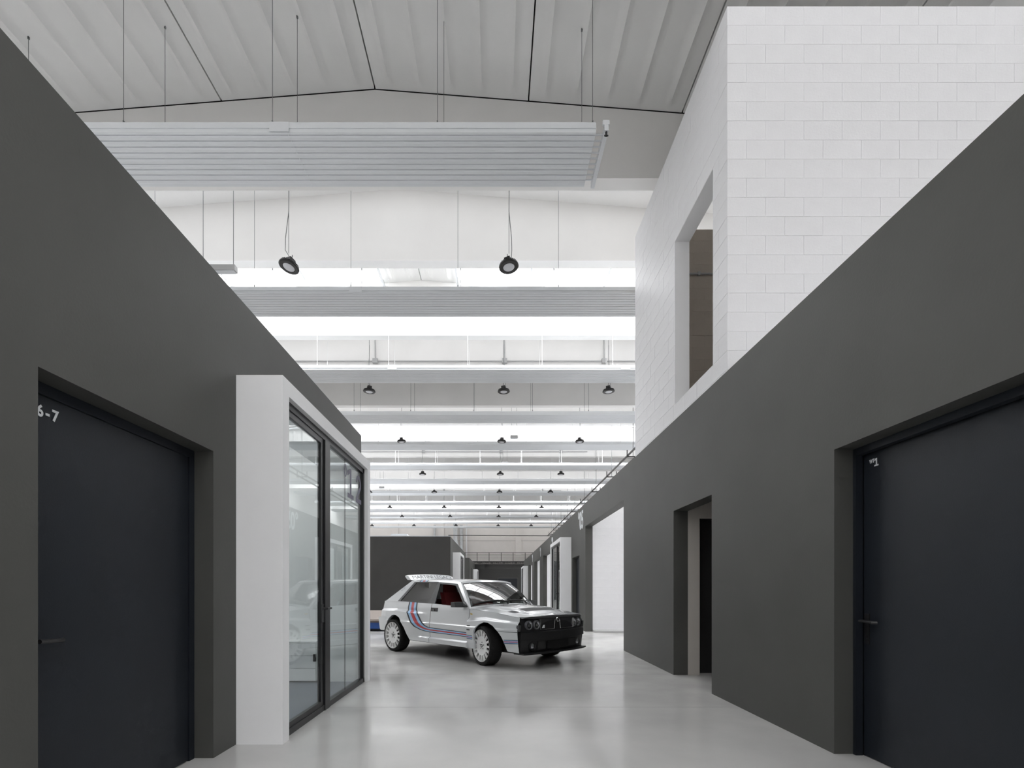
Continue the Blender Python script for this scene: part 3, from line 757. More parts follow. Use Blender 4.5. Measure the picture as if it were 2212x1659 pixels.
# ------------------------------------------------------------------ platform behind the car
pf = empty('platform', (-7.2, 13.6, 0)); tag(pf, 'low wooden deck platform on a blue steel base behind the car', 'platform')
for k in range(18):
    b = MB(); b.box(0, 4.55, k*.30, k*.30 + .294, .285, .33); b.build('plank', K['wood'], pf)
b = MB(); b.box(0, 4.55, -.004, 5.4, .24, .284); b.build('edge_beam', mat('brown_edge', (.09, .07, .06), .6, var=.1), pf)
b = MB(); b.box(.05, 4.5, .03, 5.3, .075, .239); b.build('base', K['blue'], pf)
for xx in (.5, 1.6, 2.7, 3.5, 4.1):
    b = MB(); b.box(xx, xx + .05, .0, .03, .075, .239); b.build('rib', K['blue'], pf)
b = MB(); b.box(.1, 4.4, .12, 5.2, 0, .075); b.build('skid', K['blackmetal'], pf)

# ================================================================== the car
K['paint'] = mat('light_grey_car_paint', (.55, .57, .585), .22, coat=1.0, spec=.8, var=.006, scale=2)
K['trim'] = mat('black_car_trim', (.013, .013, .014), .42, var=.06, scale=8)
K['gloss'] = mat('gloss_black_trim', (.006, .006, .007), .2, coat=.3, var=.05)
K['greytrim'] = mat('dark_grey_trim', (.05, .052, .054), .45, var=.05)
K['vent'] = mat('hood_vent_mesh', (.035, .035, .037), .6, var=.2, scale=90)
K['rubber'] = mat('tyre_rubber', (.008, .008, .008), .7, spec=.25, var=.15, scale=25, bump=.2, bscale=80)
K['rim'] = mat('white_wheel_paint', (.72, .72, .72), .38, var=.02, scale=8)
K['red'] = mat('red_upholstery', (.10, .003, .004), .8, var=.15, scale=20)
K['sred'] = mat('red_stripe', (.42, .012, .02), .3, coat=.6, var=.02)
K['sblue'] = mat('light_blue_stripe', (.26, .46, .72), .3, coat=.6, var=.02)
K['snavy'] = mat('navy_stripe', (.006, .007, .014), .4, coat=.15, var=.02)
K['chrome'] = mat('chrome', (.75, .75, .76), .12, 1.0, var=.03, scale=10)
K['lampglass'] = mat('headlamp_reflector', (.42, .43, .46), .12, .8, var=.25, scale=40)
K['gold'] = mat('gold_badge', (.55, .38, .08), .35, .6, var=.1, scale=60)
K['carglass'] = glass_mat('car_glass', (.72, .76, .75), 2.2, .9)
K['tint'] = glass_mat('tinted_car_glass', (.20, .20, .19), 1.55, .75)
K['tail'] = mat('tail_lamp', (.25, .005, .005), .2, coat=.5, var=.1)

CAR = empty('rally_car', (.390, 8.257, 0), math.atan2(-.71239, .70178)); CAR.scale = (.985,) * 3
tag(CAR, 'light grey rally hatchback with red and blue side stripes parked across the aisle', 'car')

FARCH = [(-.182,.245),(-.198,.338),(-.2,.427),(-.184,.497),(-.153,.556),(-.06,.634),(.046,.673),(.135,.67),(.245,.63),(.353,.556),(.423,.471),(.465,.39),(.507,.265)]
RARCH = [(-2.715,.373),(-2.687,.465),(-2.675,.543),(-2.611,.623),(-2.518,.678),(-2.438,.695),(-2.337,.685),(-2.237,.645),(-2.139,.544),(-2.074,.468),(-2.01,.361),(-1.947,.262)]
def zr_f(u): return interp(u, [-.34, .05, .79], [.672, .700, .655])
def zr_r(u): return interp(u, [-3.0, -2.4, -1.43], [.755, .77, .727])
def side_v(u, z):
    b = interp(z, [.20, .30, .345, .583, .600, .84, .93], [.79, .80, .812, .838, .826, .795, .768])
    b *= interp(u, [-3.02, -2.85, -2.4, -.4, .3, .62, .72], [.90, .93, .985, 1, .985, .945, .925])
    wf = sstep(-.362, -.338, u) * (1 - .5 * sstep(.45, .75, u))
    f = wf * .052 * (1 - sstep(0, .05, z - zr_f(u)))
    wr_ = sstep(-1.40, -2.05, u) * (1 - .4 * sstep(-2.7, -3.0, u)) if u < -1.40 else 0
    f += wr_ * .062 * (1 - sstep(0, .045, z - zr_r(u)))
    sl = sstep(-1.95, -1.30, u) * (1 if u < -.345 else 0) if u > -1.95 else 0
    f += .045 * sl * (1 - sstep(.322, .345, z))
    return b + f
def z_top(u): return interp(u, [-3.0, -2.41, -1.28, -.42, -.34, .30, .74], [.945, .947, .922, .884, .866, .815, .757])
def z_bot(u):
    zb = interp(u, [-3.02, -2.715, -1.947, -.19, .51, .74], [.40, .373, .255, .243, .262, .243])
    for A_ in (FARCH, RARCH):
        if A_[0][0] <= u <= A_[-1][0]:
            zb = max(zb, interp(u, [min(p[0], 9) for p in A_ if True], [p[1] for p in A_]) if A_ is RARCH else
                     interp(u, [-.2, -.184, -.153, -.06, .046, .135, .245, .353, .423, .465, .507], [.427, .497, .556, .634, .673, .67, .63, .556, .471, .39, .265]))
    return zb
def side_cols(u0, u1):
    us = {round(u0, 4), round(u1, 4)}; n = max(2, int((u1 - u0) / .028))
    for k in range(n + 1): us.add(round(u0 + (u1 - u0) * k / n, 4))
    for A_ in (FARCH, RARCH):
        for p in A_:
            if u0 < p[0] < u1: us.add(p[0])
    for e in (-.362, -.3501, -.338, -.2002, -.1999, -.1821):
        if u0 < e < u1: us.add(e)
    return sorted(us)
def col_levels(u):
    a, b = z_bot(u), z_top(u)
    zr = zr_f(u) if u > -.35 else (zr_r(u) if u < -1.43 else interp(u, [-1.43, -.35], [.727, .672]))
    kn = [a, .322, .345, .583, .600, zr, zr + .025, zr + .05, b]
    for i in range(1, 8): kn[i] = min(max(kn[i], a + (b - a) * .012 * i), b - (b - a) * .012 * (8 - i))
    for i in range(1, 9): kn[i] = max(kn[i], kn[i-1] + 1e-4)
    out = []
    for i, n in enumerate((4, 2, 6, 2, 5, 3, 3, 7)):
        out += [kn[i] + (kn[i+1] - kn[i]) * k / n for k in range(n)]
    return out + [kn[-1]]
def side_grid(mb, u0, u1, sgn):
    g = [[(u, sgn * side_v(u, z), z) for z in col_levels(u)] for u in side_cols(u0, u1)]
    mb.grid(g)
    low = [c_[0] for c_ in g]                 # return lip along the lower edge
    mb.grid([low, [(p[0], p[1] - sgn * .035, p[2] + .002) for p in low]])
G = .0045
U_D0, U_D1 = -1.372, -.350
body = MB()
for s in (-1, 1):
    side_grid(body, -3.0, U_D0 - G, s)
    side_grid(body, U_D1 + G, .70, s)
# side panel under the window line continues as greenhouse (tumblehome)
def vg(z, u=-1.5): return (.770 - (z - .90) * .425) * interp(u, [-3.0, -2.6, -2.1], [.905, .965, 1.0])
def gpoly(mb, pts, s, inset=0.0, thick=.018):
    vs = [(u, s * (vg(z, u) - inset), z) for u, z in pts]
    mb.prism(vs, (0, -s * thick, 0))
AP = [(-.350,.862),(-.80,1.302),(-.865,1.268),(-.445,.884)]
RAIL = [(-.80,1.302),(-1.15,1.322),(-1.5,1.334),(-1.9,1.341),(-2.22,1.343),(-2.12,1.313),(-2.05,1.313),(-1.395,1.306),(-1.36,1.299),(-.865,1.268)]
CP = [(-2.12,1.313),(-2.22,1.343),(-2.98,.945),(-2.49,.944)]
for s in (-1, 1):
    gpoly(body, AP, s); gpoly(body, RAIL, s); gpoly(body, CP, s)
# roof skin
def roof_edge(u): return interp(u, [-2.22, -1.9, -1.5, -1.15, -.80], [1.343, 1.341, 1.334, 1.322, 1.302])
rows = []
for k in range(23):
    u = -2.22 + k * (1.44) / 22; ez = roof_edge(min(u, -.80)); row = []
    for j_ in range(-12, 13):
        t = j_ / 12; vv = vg(ez, u) * t
        uu = u + (.055 * (1 - t * t) if k == 22 else .055 * (1 - t*t) * max(0, (k - 16) / 6))
        row.append((uu, vv, ez + .036 * (1 - abs(t) ** 2.6)))
    rows.append(row)
body.grid(rows)
# hatch and tail
rows = []
for k in range(9):
    t = k / 8; u = -2.22 - t * .77; z = 1.343 - t * .398
    rows.append([(u - .02 * (1 - (j_/6)**2), (vg(max(z, .945), u) - .012) * (j_/6), z + .036 * (1 - t) * (1 - abs(j_/6)**2.6)) for j_ in range(-6, 7)])
body.grid(rows)
rows = []
for k in range(5):
    z = .945 - k * .115
    rows.append([(-3.0 - .02 * (1 - (j_/6)**2), side_v(-3.0, z) * j_ / 6, z) for j_ in range(-6, 7)])
body.grid(rows)
# shelf between the side skins and the greenhouse foot
for s in (-1, 1):
    rows = [[], []]
    for k in range(61):
        u = -3.0 + k * (2.65) / 60; zt = z_top(u)
        rows[0].append((u, s * side_v(u, zt), zt)); rows[1].append((u, s * (vg(zt, u) - .03), zt + .001))
    body.grid(rows)
# cowl panel
rows = []
for k in range(3):
    u = -.40 + k * .03
    rows.append([(u + .10 * (1 - (j_/8)**2), .765 * j_ / 8, .868 + .045 * (1 - (j_/8)**2) + .012 * (2 - k)) for j_ in range(-8, 9)])
body.grid(rows)
bs = body.build('body_shell', K['paint'], CAR, True, 28)
# doors
for s in (-1, 1):
    d = MB(); side_grid(d, U_D0 + G, U_D1 - G, s)
    # window frame of the door
    do = d.build('door', K['paint'], CAR, True, 28)
    f_ = MB()
    ring_o = [(-.430,.886),(-.862,1.272),(-1.362,1.303),(-1.405,.925)]
    ring_i = [(-.500,.893),(-.885,1.240),(-1.335,1.272),(-1.300,.925)]
    for k in range(4):
        if k == 3: continue
        a, b = k, (k + 1) % 4
        gpoly(f_, [ring_o[a], ring_o[b], ring_i[b], ring_i[a]], s, -.003, .022)
    f_.build('window_frame', K['greytrim'], do)
    h_ = MB(); v0 = side_v(-1.27, .82)
    h_.box(-1.362, -1.175, s * (v0 - .01), s * (v0 + .006), .792, .856); h_.build('handle', K['gloss'], do)
    h_ = MB(); h_.box(-1.345, -1.26, s * (v0 + .005), s * (v0 + .012), .80, .835); h_.build('lock_plate', K['greytrim'], do)
    # inner face hides the back of the skin
    c = MB(); c.box(U_D0 - .03, U_D1 + .03, s * .69, s * .725, .35, .862); c.build('inner_panel', K['gap'], do)
# pillars, vents, panes
for s in (-1, 1):
    b = MB(); gpoly(b, [(-1.36,1.299),(-1.42,1.306),(-1.475,.928),(-1.395,.924)], s, -.001); b.build('pillar_cover', K['greytrim'], CAR)
    b = MB(); gpoly(b, [(-2.05,1.313),(-2.125,1.313),(-2.495,.942),(-2.405,.942)], s, -.004); b.build('air_outlet', K['greytrim'], CAR)
    b = MB(); gpoly(b, [(-1.42,1.308),(-2.055,1.313),(-2.41,.944),(-1.475,.926)], s, .004, .005); b.build('quarter_window', K['tint'], CAR)
    b = MB()
    for q0, q1, q2, q3 in (((-1.40,1.308),(-2.06,1.314),(-2.05,1.300),(-1.41,1.294)), ((-1.47,.926),(-2.42,.944),(-2.40,.957),(-1.47,.941))):
        gpoly(b, [q0, q1, q2, q3], s, -.001, .01)
    b.build('window_seal', K['trim'], CAR)
b = MB(); gpoly(b, [(-.50,.893),(-.885,1.240),(-1.335,1.272),(-1.300,.925)], 1, .006, .005); b.build('side_window', K['carglass'], CAR)
def ws_point(t, w):     # t 0 bottom .. 1 top, w -1..1
    ub, zb = -.385 + .105 * (1 - w*w), .885 + .030 * (1 - w*w)
    ut, zt = -.800 + .055 * (1 - w*w), 1.295 + .034 * (1 - abs(w)**2.6)
    vb, vt = .752, .594
    bow = .028 * math.sin(PI * t)
    return (ub + (ut - ub) * t + bow, w * (vb + (vt - vb) * t), zb + (zt - zb) * t + bow * .6)
w_ = MB(); w_.grid([[ws_point(.045 + .935 * k / 12, -.965 + 1.93 * j_ / 20) for j_ in range(21)] for k in range(13)])
w_.build('windshield', K['carglass'], CAR, True)
w_ = MB()
for k in range(24):
    a0, a1 = k / 24, (k + 1) / 24
    for t0, t1 in ((0, .05), (.975, 1.0)):
        w_.add([ws_point(t0, -1 + 2*a0), ws_point(t0, -1 + 2*a1), ws_point(t1, -1 + 2*a1), ws_point(t1, -1 + 2*a0)], [(0,1,2,3)])
    for w0, w1 in ((-1, -.96), (.96, 1)):
        w_.add([ws_point(a0, w0), ws_point(a0, w1), ws_point(a1, w1), ws_point(a1, w0)], [(0,1,2,3)])
w_.build('windshield_seal', K['trim'], CAR, True)
def roof_front(w): return (-.78 + .055 * (1 - w*w), vg(1.302) * w, 1.302 + .036 * (1 - abs(w) ** 2.6))
def lerp3(a, b, t): return tuple(a[q] + (b[q] - a[q]) * t for q in range(3))
w_ = MB(); hd = []
for t in (0, .35, .7, 1):
    hd.append([lerp3(roof_front(w), (ws_point(.93, w)[0] + .006, ws_point(.93, w)[1], ws_point(.93, w)[2] + .003), t) for w in [-1 + 2*k/24 for k in range(25)]])
w_.grid(hd)
for s in (-1, 1):      # pillar faces towards the glass
    ou = [(-.350 - .45*t, s * (vg(.862 + .44*t) - .001), .862 + .44*t) for t in [k/10 for k in range(11)]]
    inn = [(ws_point(t, s*.985)[0] + .004, ws_point(t, s*.985)[1], ws_point(t, s*.985)[2] + .003) for t in [k/10 for k in range(11)]]
    w_.grid([ou, inn])
w_.build('windshield_header', K['paint'], CAR, True)
w_ = MB(); w_.grid([[(ws_point(t, w)[0] + .005, ws_point(t, w)[1], ws_point(t, w)[2] + .002) for w in [-.97 + 1.94*k/24 for k in range(25)]] for t in (.905, .932)]); w_.build('windshield_seal', K['trim'], CAR, True)
# rear screen
w_ = MB(); w_.grid([[(-2.32 - t*.52 - .024, .50 * j_/4 * (1 + .12*t), 1.343 - (.1 + t*.52) * .517 + .034 * (1-t) + .004) for j_ in range(-4, 5)] for t in (0, .25, .5, .75, 1)])
w_.build('rear_screen', K['tint'], CAR, True)
# hood
def hood_z(u, w):
    e = z_top(u); crown = interp(u, [-.34, 0, .35, .47, .74], [.048, .055, .040, .03, .022]) * (1 - w*w)
    bw = interp(u, [-.34, .35, .74], [.62, .56, .50])
    bulge = interp(u, [-.34, -.2, .30, .38, .62, .74], [.004, .018, .034, .030, .004, .0]) * (1 - sstep(bw, bw + .10, abs(w)))
    return e + crown + bulge
rows = []
for k in range(40):
    u = -.338 + k * (1.078) / 39
    rows.append([(u + .085 * (1 - w*w) * max(0, 1 - k/14), w * (side_v(min(u, .70), z_top(u)) - .004), hood_z(u, w) + .0015) for w in [(-1 + 2 * j_ / 48) for j_ in range(49)]])
h_ = MB(); h_.grid(rows); hood = h_.build('hood', K['paint'], CAR, True, 28)
def on_hood(pts, lift=.004):
    return [(u, v, hood_z(u, v / (side_v(min(u, .70), z_top(u)))) + lift) for u, v in pts]
def hood_patch(u0, u1, a0, a1, b0, b1, n=16):   # v from a0..a1 at u0, b0..b1 at u1
    rows = []
    for k in range(7):
        t = k / 6; u = u0 + (u1 - u0) * t
        rows.append(on_hood([(u, (a0 + (b0-a0)*t) + ((a1 + (b1-a1)*t) - (a0 + (b0-a0)*t)) * q / n) for q in range(n + 1)]))
    m_ = MB(); m_.grid(rows); return m_
hood_patch(.34, .47, -.40, .40, -.36, .36).build('air_vent', K['vent'], hood, True)
hood_patch(.30, .43, -.60, -.50, -.57, -.47, 6).build('side_vent', K['vent'], hood, True)
hood_patch(.30, .43, .50, .60, .47, .57, 6).build('side_vent', K['vent'], hood, True)
for vv in (-.28, .28):
    m_ = MB(); p_ = on_hood([(-.10, vv)], 0)[0]; m_.lathe([(.012, 0), (.012, .01), (.0, .014)], p_, 10); m_.build('washer_nozzle', K['trim'], hood)
# wipers
for s0, (ua, va, ub_, vb_) in enumerate([(-.315, -.02, -.33, -.60), (-.315, .46, -.36, -.06)]):
    m_ = MB()
    A0 = Vector((ua + .02, va, .935)); B0 = Vector((ub_ - .10, vb_, 1.0 - .02))
    wv = vb_ / .70; t0 = ws_point(.12, va / .70); t1 = ws_point(.10, wv)
    a_ = Vector(t0) + Vector((.03, 0, .022)); b_ = Vector(t1) + Vector((.02, 0, .02)); pv = Vector((ua + .035, va + .04, .925))
    m_.tube([pv, (pv + a_) / 2 + Vector((0, 0, .012)), a_ + Vector((0, -.1, .0)), (a_ + b_) / 2 + Vector((.01, 0, .018)), b_], [.013, .012, .010, .009, .006], 7)
    m_.tube([a_ + Vector((-.02, .10, -.01)), (a_ + b_) / 2 + Vector((-.006, 0, 0)), b_ + Vector((-.01, -.06, -.01))], .009, 6)
    m_.build('wiper', K['trim'], CAR, True)
# front mask with grille
m_ = MB()
def nose_u(v, base): return base - .085 * (abs(v) / .75) ** 3.0
def nose_strip(mb, z0, z1, base0, base1, half, n=24, depth=.16):
    top = []; bot = []
    for k in range(n + 1):
        v = -half + 2 * half * k / n
        bot.append((nose_u(v, base0), v, z0)); top.append((nose_u(v, base1), v, z1))
    bk0 = [(p[0] - depth, p[1], p[2]) for p in bot]; bk1 = [(p[0] - depth, p[1], p[2]) for p in top]
    mb.grid([bk0, bot, top, bk1]);
    for e in (0, -1): mb.add([bk0[e], bot[e], top[e], bk1[e]], [(0,1,2,3)])
nose_strip(m_, .553, .752, .795, .765, .735, depth=.09)
mask = m_.build('front_mask', K['trim'], CAR, True)
m_ = MB(); nose_strip(m_, .745, .772, .792, .772, .725, depth=.08); m_.build('mask_top', K['trim'], CAR, True)
m_ = MB(); m_.box(.74, .772, -.40, .40, .575, .735); m_.build('grille_mesh', K['vent'], mask)
m_ = MB(); fx = .800
def bar(mb, p, q, r=.005): mb.tube([p, q], r, 6)
for a_, b_ in (((-.40,.580),(-.40,.728)), ((.40,.580),(.40,.728)), ((-.40,.580),(-.075,.575)), ((.075,.575),(.40,.580)), ((-.075,.575),(-.055,.72)), ((.055,.72),(.075,.575))):
    bar(m_, (fx, a_[0], a_[1]), (fx, b_[0], b_[1]), .004)
m_.build('grille_frame', K['chrome'], mask)
m_ = MB(); m_.lathe([(.0, .018), (.017, .016), (.034, .010), (.036, .0)], (.802, 0, .712), 20, 'x'); m_.build('emblem', K['chrome'], mask, True)
m_ = MB(); m_.lathe([(.0, .020), (.015, .0185)], (.802, 0, .712), 16, 'x'); m_.build('emblem_centre', K['snavy'], mask)
m_ = MB(); m_.prism([(.806, -.375, .60), (.806, -.315, .60), (.806, -.315, .645), (.806, -.345, .645)], (.003, 0, 0)); m_.build('badge', K['letter'], mask)
for v_ in (-.60, -.455, .455, .60):
    u_ = nose_u(v_, .785) + .004
    hl = empty('headlamp', (u_, v_, .648), parent=CAR)
    a = -math.copysign(.12, v_) if False else 0
    m_ = MB(); m_.lathe([(.052, -.01), (.056, .014), (.066, .016), (.069, .006), (.069, -.03)], (0,0,0), 28, 'x'); m_.build('bezel', mat('grey_bezel', (.14, .14, .15), .35, .3, var=.05) if 'grey_bezel' not in bpy.data.materials else bpy.data.materials['grey_bezel'], hl, True)
    m_ = MB(); m_.lathe([(.0, -.022), (.03, -.016), (.055, .006)], (0,0,0), 24, 'x'); m_.build('reflector', K['lampglass'], hl, True)
    m_ = MB(); m_.lathe([(.0, .012), (.022, .010), (.026, -.002)], (0,0,0), 16, 'x'); m_.build('projector', K['chrome'], hl, True)
# front bumper
m_ = MB(); nose_strip(m_, .435, .545, .835, .830, .765, depth=.14); bump = m_.build('front_bumper', K['trim'], CAR, True)
m_ = MB(); nose_strip(m_, .545, .556, .83, .80, .755, depth=.12); m_.build('bumper_ledge', K['trim'], bump, True)
m_ = MB(); nose_strip(m_, .245, .437, .790, .812, .755, depth=.12); m_.build('lower_apron', K['trim'], bump, True)
m_ = MB(); m_.box(.80, .818, -.26, .26, .285, .405); m_.build('plate_holder', K['gloss'], bump)
m_ = MB(); m_.box(.795, .806, .28, .46, .285, .405); m_.box(.795, .806, -.46, -.28, .285, .405); m_.build('air_intake', K['gap'], bump)
m_ = MB(); nose_strip(m_, .222, .244, .885, .880, .765, depth=.2); m_.build('splitter', K['trim'], bump, True)
for v_ in (-.55, .55):
    fg = empty('fog_lamp', (nose_u(v_, .797) + .004, v_, .338), parent=CAR)
    m_ = MB(); m_.lathe([(.07, .001), (.066, .012), (.045, .0), (.043, -.02)], (0,0,0), 22, 'x'); m_.build('surround', K['trim'], fg, True)
    m_ = MB(); m_.lathe([(.0, .012), (.025, .010), (.041, .004), (.043, -.01)], (0,0,0), 20, 'x'); m_.build('lens', K['lampglass'], fg, True)
for s in (-1, 1):
    m_ = MB(); nv = side_v(.70, .60)
    m_.hexa([(.66, s*(nv-.03), .56), (.715, s*(nv-.045), .56), (.715, s*(nv+.0), .56), (.66, s*(nv+.004), .56), (.685, s*(nv-.03), .655), (.725, s*(nv-.045), .655), (.725, s*(nv-.002), .655), (.685, s*(nv+.004), .655)])
    m_.build('side_indicator', K['greytrim'], CAR)
    # bumper seam on the fender
    m_ = MB(); m_.grid([[(u, s*(side_v(u, z) + .0015), z) for u in [.37 + .33*k/10 for k in range(11)]] for z in (.549, .555)]); m_.build('panel_seam', K['gap'], CAR)
# rear bumper
m_ = MB()
rows = []
for z, du in ((.375, .02), (.40, -.02), (.60, -.065), (.628, -.055), (.635, -.01)):
    row = []
    for k in range(25):
        v = -.83 + 1.66 * k / 24
        row.append((-3.02 + du + .06 * (abs(v)/.8)**4, v, z))
    rows.append([(-2.73, -.848 + (z < .39) * .03, z)] + row + [(-2.73, .848 - (z < .39) * .03, z)])
m_.grid(rows); m_.build('rear_bumper', K['paint'], CAR, True)
for s in (-1, 1):
    m_ = MB(); m_.box(-3.03, -2.985, s*.42, s*.70, .70, .86); m_.build('tail_lamp', K['tail'], CAR)
# underbody, wheel housings, cabin
m_ = MB(); m_.box(-2.9, .70, -.57, .57, .20, .60); m_.box(-1.93, -.36, -.74, .74, .235, .45); m_.box(-.34, .72, -.60, .60, .5, .70)
m_.build('underbody', K['gap'], CAR)
m_ = MB()
for uc in (.155, -2.33):
    pts = [(uc + .42*math.cos(a), .30 + .42*math.sin(a)) for a in [PI * k / 14 for k in range(15)]]
    for s in (-1, 1):
        m_.grid([[(p[0], s*.56, p[1]) for p in pts], [(p[0], s*.80, p[1]) for p in pts]])
m_.build('wheel_housing', K['gap'], CAR)
m_ = MB(); m_.box(-2.35, -.45, -.66, .66, .45, .50); m_.box(-2.3, -2.2, -.6, .6, .5, .95); m_.build('cabin_floor', K['gap'], CAR)
m_ = MB(); m_.hexa([(-.62,-.66,.70),(-.36,-.66,.70),(-.36,.66,.70),(-.62,.66,.70),(-.60,-.66,.87),(-.40,-.68,.865),(-.40,.68,.865),(-.60,.66,.87)]); m_.build('dashboard', K['trim'], CAR)
for v_ in (-.36, .36):
    st = empty('seat', (-1.2, v_, .5), parent=CAR)
    m_ = MB(); m_.hexa([(.0,-.24,.0),(.52,-.24,.0),(.52,.24,.0),(.0,.24,.0),(.0,-.23,.13),(.52,-.23,.18),(.52,.23,.18),(.0,.23,.13)]); m_.build('cushion', K['red'], st)
    m_ = MB(); m_.hexa([(-.02,-.25,.10),(.13,-.25,.10),(.13,.25,.10),(-.02,.25,.10),(-.22,-.19,.62),(-.11,-.19,.62),(-.11,.19,.62),(-.22,.19,.62)]); m_.build('seat_back', K['red'], st)
    m_ = MB(); m_.hexa([(-.22,-.13,.62),(-.12,-.13,.62),(-.12,.13,.62),(-.22,.13,.62),(-.24,-.11,.76),(-.16,-.11,.76),(-.16,.11,.76),(-.24,.11,.76)]); m_.build('headrest', K['red'], st)
m_ = MB(); m_.hexa([(-2.0,-.6,.5),(-1.6,-.6,.5),(-1.6,.6,.5),(-2.0,.6,.5),(-2.15,-.55,.98),(-2.0,-.55,.98),(-2.0,.55,.98),(-2.15,.55,.98)]); m_.build('rear_bench', K['red'], CAR)
m_ = MB()
for k in range(24):
    a0, a1 = 2*PI*k/24, 2*PI*(k+1)/24
    m_.tube([(-.72 + .06*math.sin(a0), .36 + .18*math.cos(a0), .86 + .17*math.sin(a0)), (-.72 + .06*math.sin(a1), .36 + .18*math.cos(a1), .86 + .17*math.sin(a1))], .014, 6)
m_.build('steering_wheel', K['trim'], CAR)
# mirrors
for s in (-1, 1):
    mr = empty('door_mirror', (-.50, s * .80, .885), parent=CAR)
    m_ = MB(); m_.hexa([(-.075, s*.03, .0), (.05, s*.03, .0), (.035, s*.20, .005), (-.075, s*.20, .005), (-.075, s*.03, .088), (.03, s*.03, .090), (.018, s*.20, .086), (-.075, s*.20, .086)]); m_.build('mirror_shell', K['greytrim'], mr)
    m_ = MB(); m_.hexa([(-.02, -s*.06, .0), (.09, -s*.06, .0), (.055, s*.04, .015), (-.02, s*.04, .015), (-.06, -s*.085, .085), (-.02, -s*.085, .09), (.02, s*.035, .075), (-.03, s*.035, .075)]); m_.build('mirror_foot', K['trim'], mr)
# wing on the tailgate
WP = [(-2.30, 1.346), (-2.395, 1.440), (-2.50, 1.442), (-2.49, 1.41), (-2.42, 1.350)]
def wing_pt(k, v):
    u, z = WP[k]; e = max(0, (abs(v) - .44) / .10)
    cz = .028 * (1 - (v/.6)**2)
    dz = (z - 1.346) * (1 - .12 * e * e)
    return (u - .015 * e, v, 1.346 + cz + dz)
rows = [[wing_pt(k, -.545 + 1.09 * j_ / 30) for k in range(5)] for j_ in range(31)]
m_ = MB(); m_.grid(rows, True)
m_.add(rows[0], [(0,1,2,3,4)]); m_.add(rows[-1], [(4,3,2,1,0)])
wing = m_.build('rear_wing', K['paint'], CAR, True, 28)
tx = text_mb('MARTINI LEGACY', .082, .0, .0, 1.0)
xs = [p[0] for p in tx.v]; wd = max(xs) - min(xs); sx = .98 / wd
def wing_map(p):
    v = -.485 + (p[0] - min(xs)) * sx; t = .16 + p[1] / .057 * .66
    a, b = Vector(wing_pt(0, v)), Vector(wing_pt(1, v)); q = a + (b - a) * t
    n = Vector((b.z - a.z, 0, a.u if False else -(b.x - a.x))).normalized()
    return tuple(q + n * .003)
tx.v = [wing_map(p) for p in tx.v]
tx.build('lettering', K['snavy'], wing)
# side stripes as thin film over the skin
SO = [(-2.075,.938),(-2.075,.862),(-2.066,.80),(-2.007,.74),(-1.913,.61),(-1.788,.507),(-1.636,.456),(-1.507,.434),(-1.372,.426),(-1.017,.422),(-.752,.418),(-.352,.412)]
SI = [(-1.806,.936),(-1.79,.862),(-1.78,.80),(-1.697,.739),(-1.596,.618),(-1.488,.545),(-1.43,.523),(-1.40,.517),(-1.372,.5145),(-1.017,.504),(-.752,.498),(-.352,.487)]
def subdiv(P, n):
    out = []
    for i in range(len(P) - 1):
        for k in range(n): out.append(tuple(P[i][q] + (P[i+1][q] - P[i][q]) * k / n for q in (0, 1)))
    return out + [P[-1]]
so, si = subdiv(SO, 6), subdiv(SI, 6)
bands = [(0, .135, 'snavy'), (.135, .36, 'sblue'), (.36, .64, 'sred'), (.64, .865, 'sblue'), (.865, 1, 'snavy')]
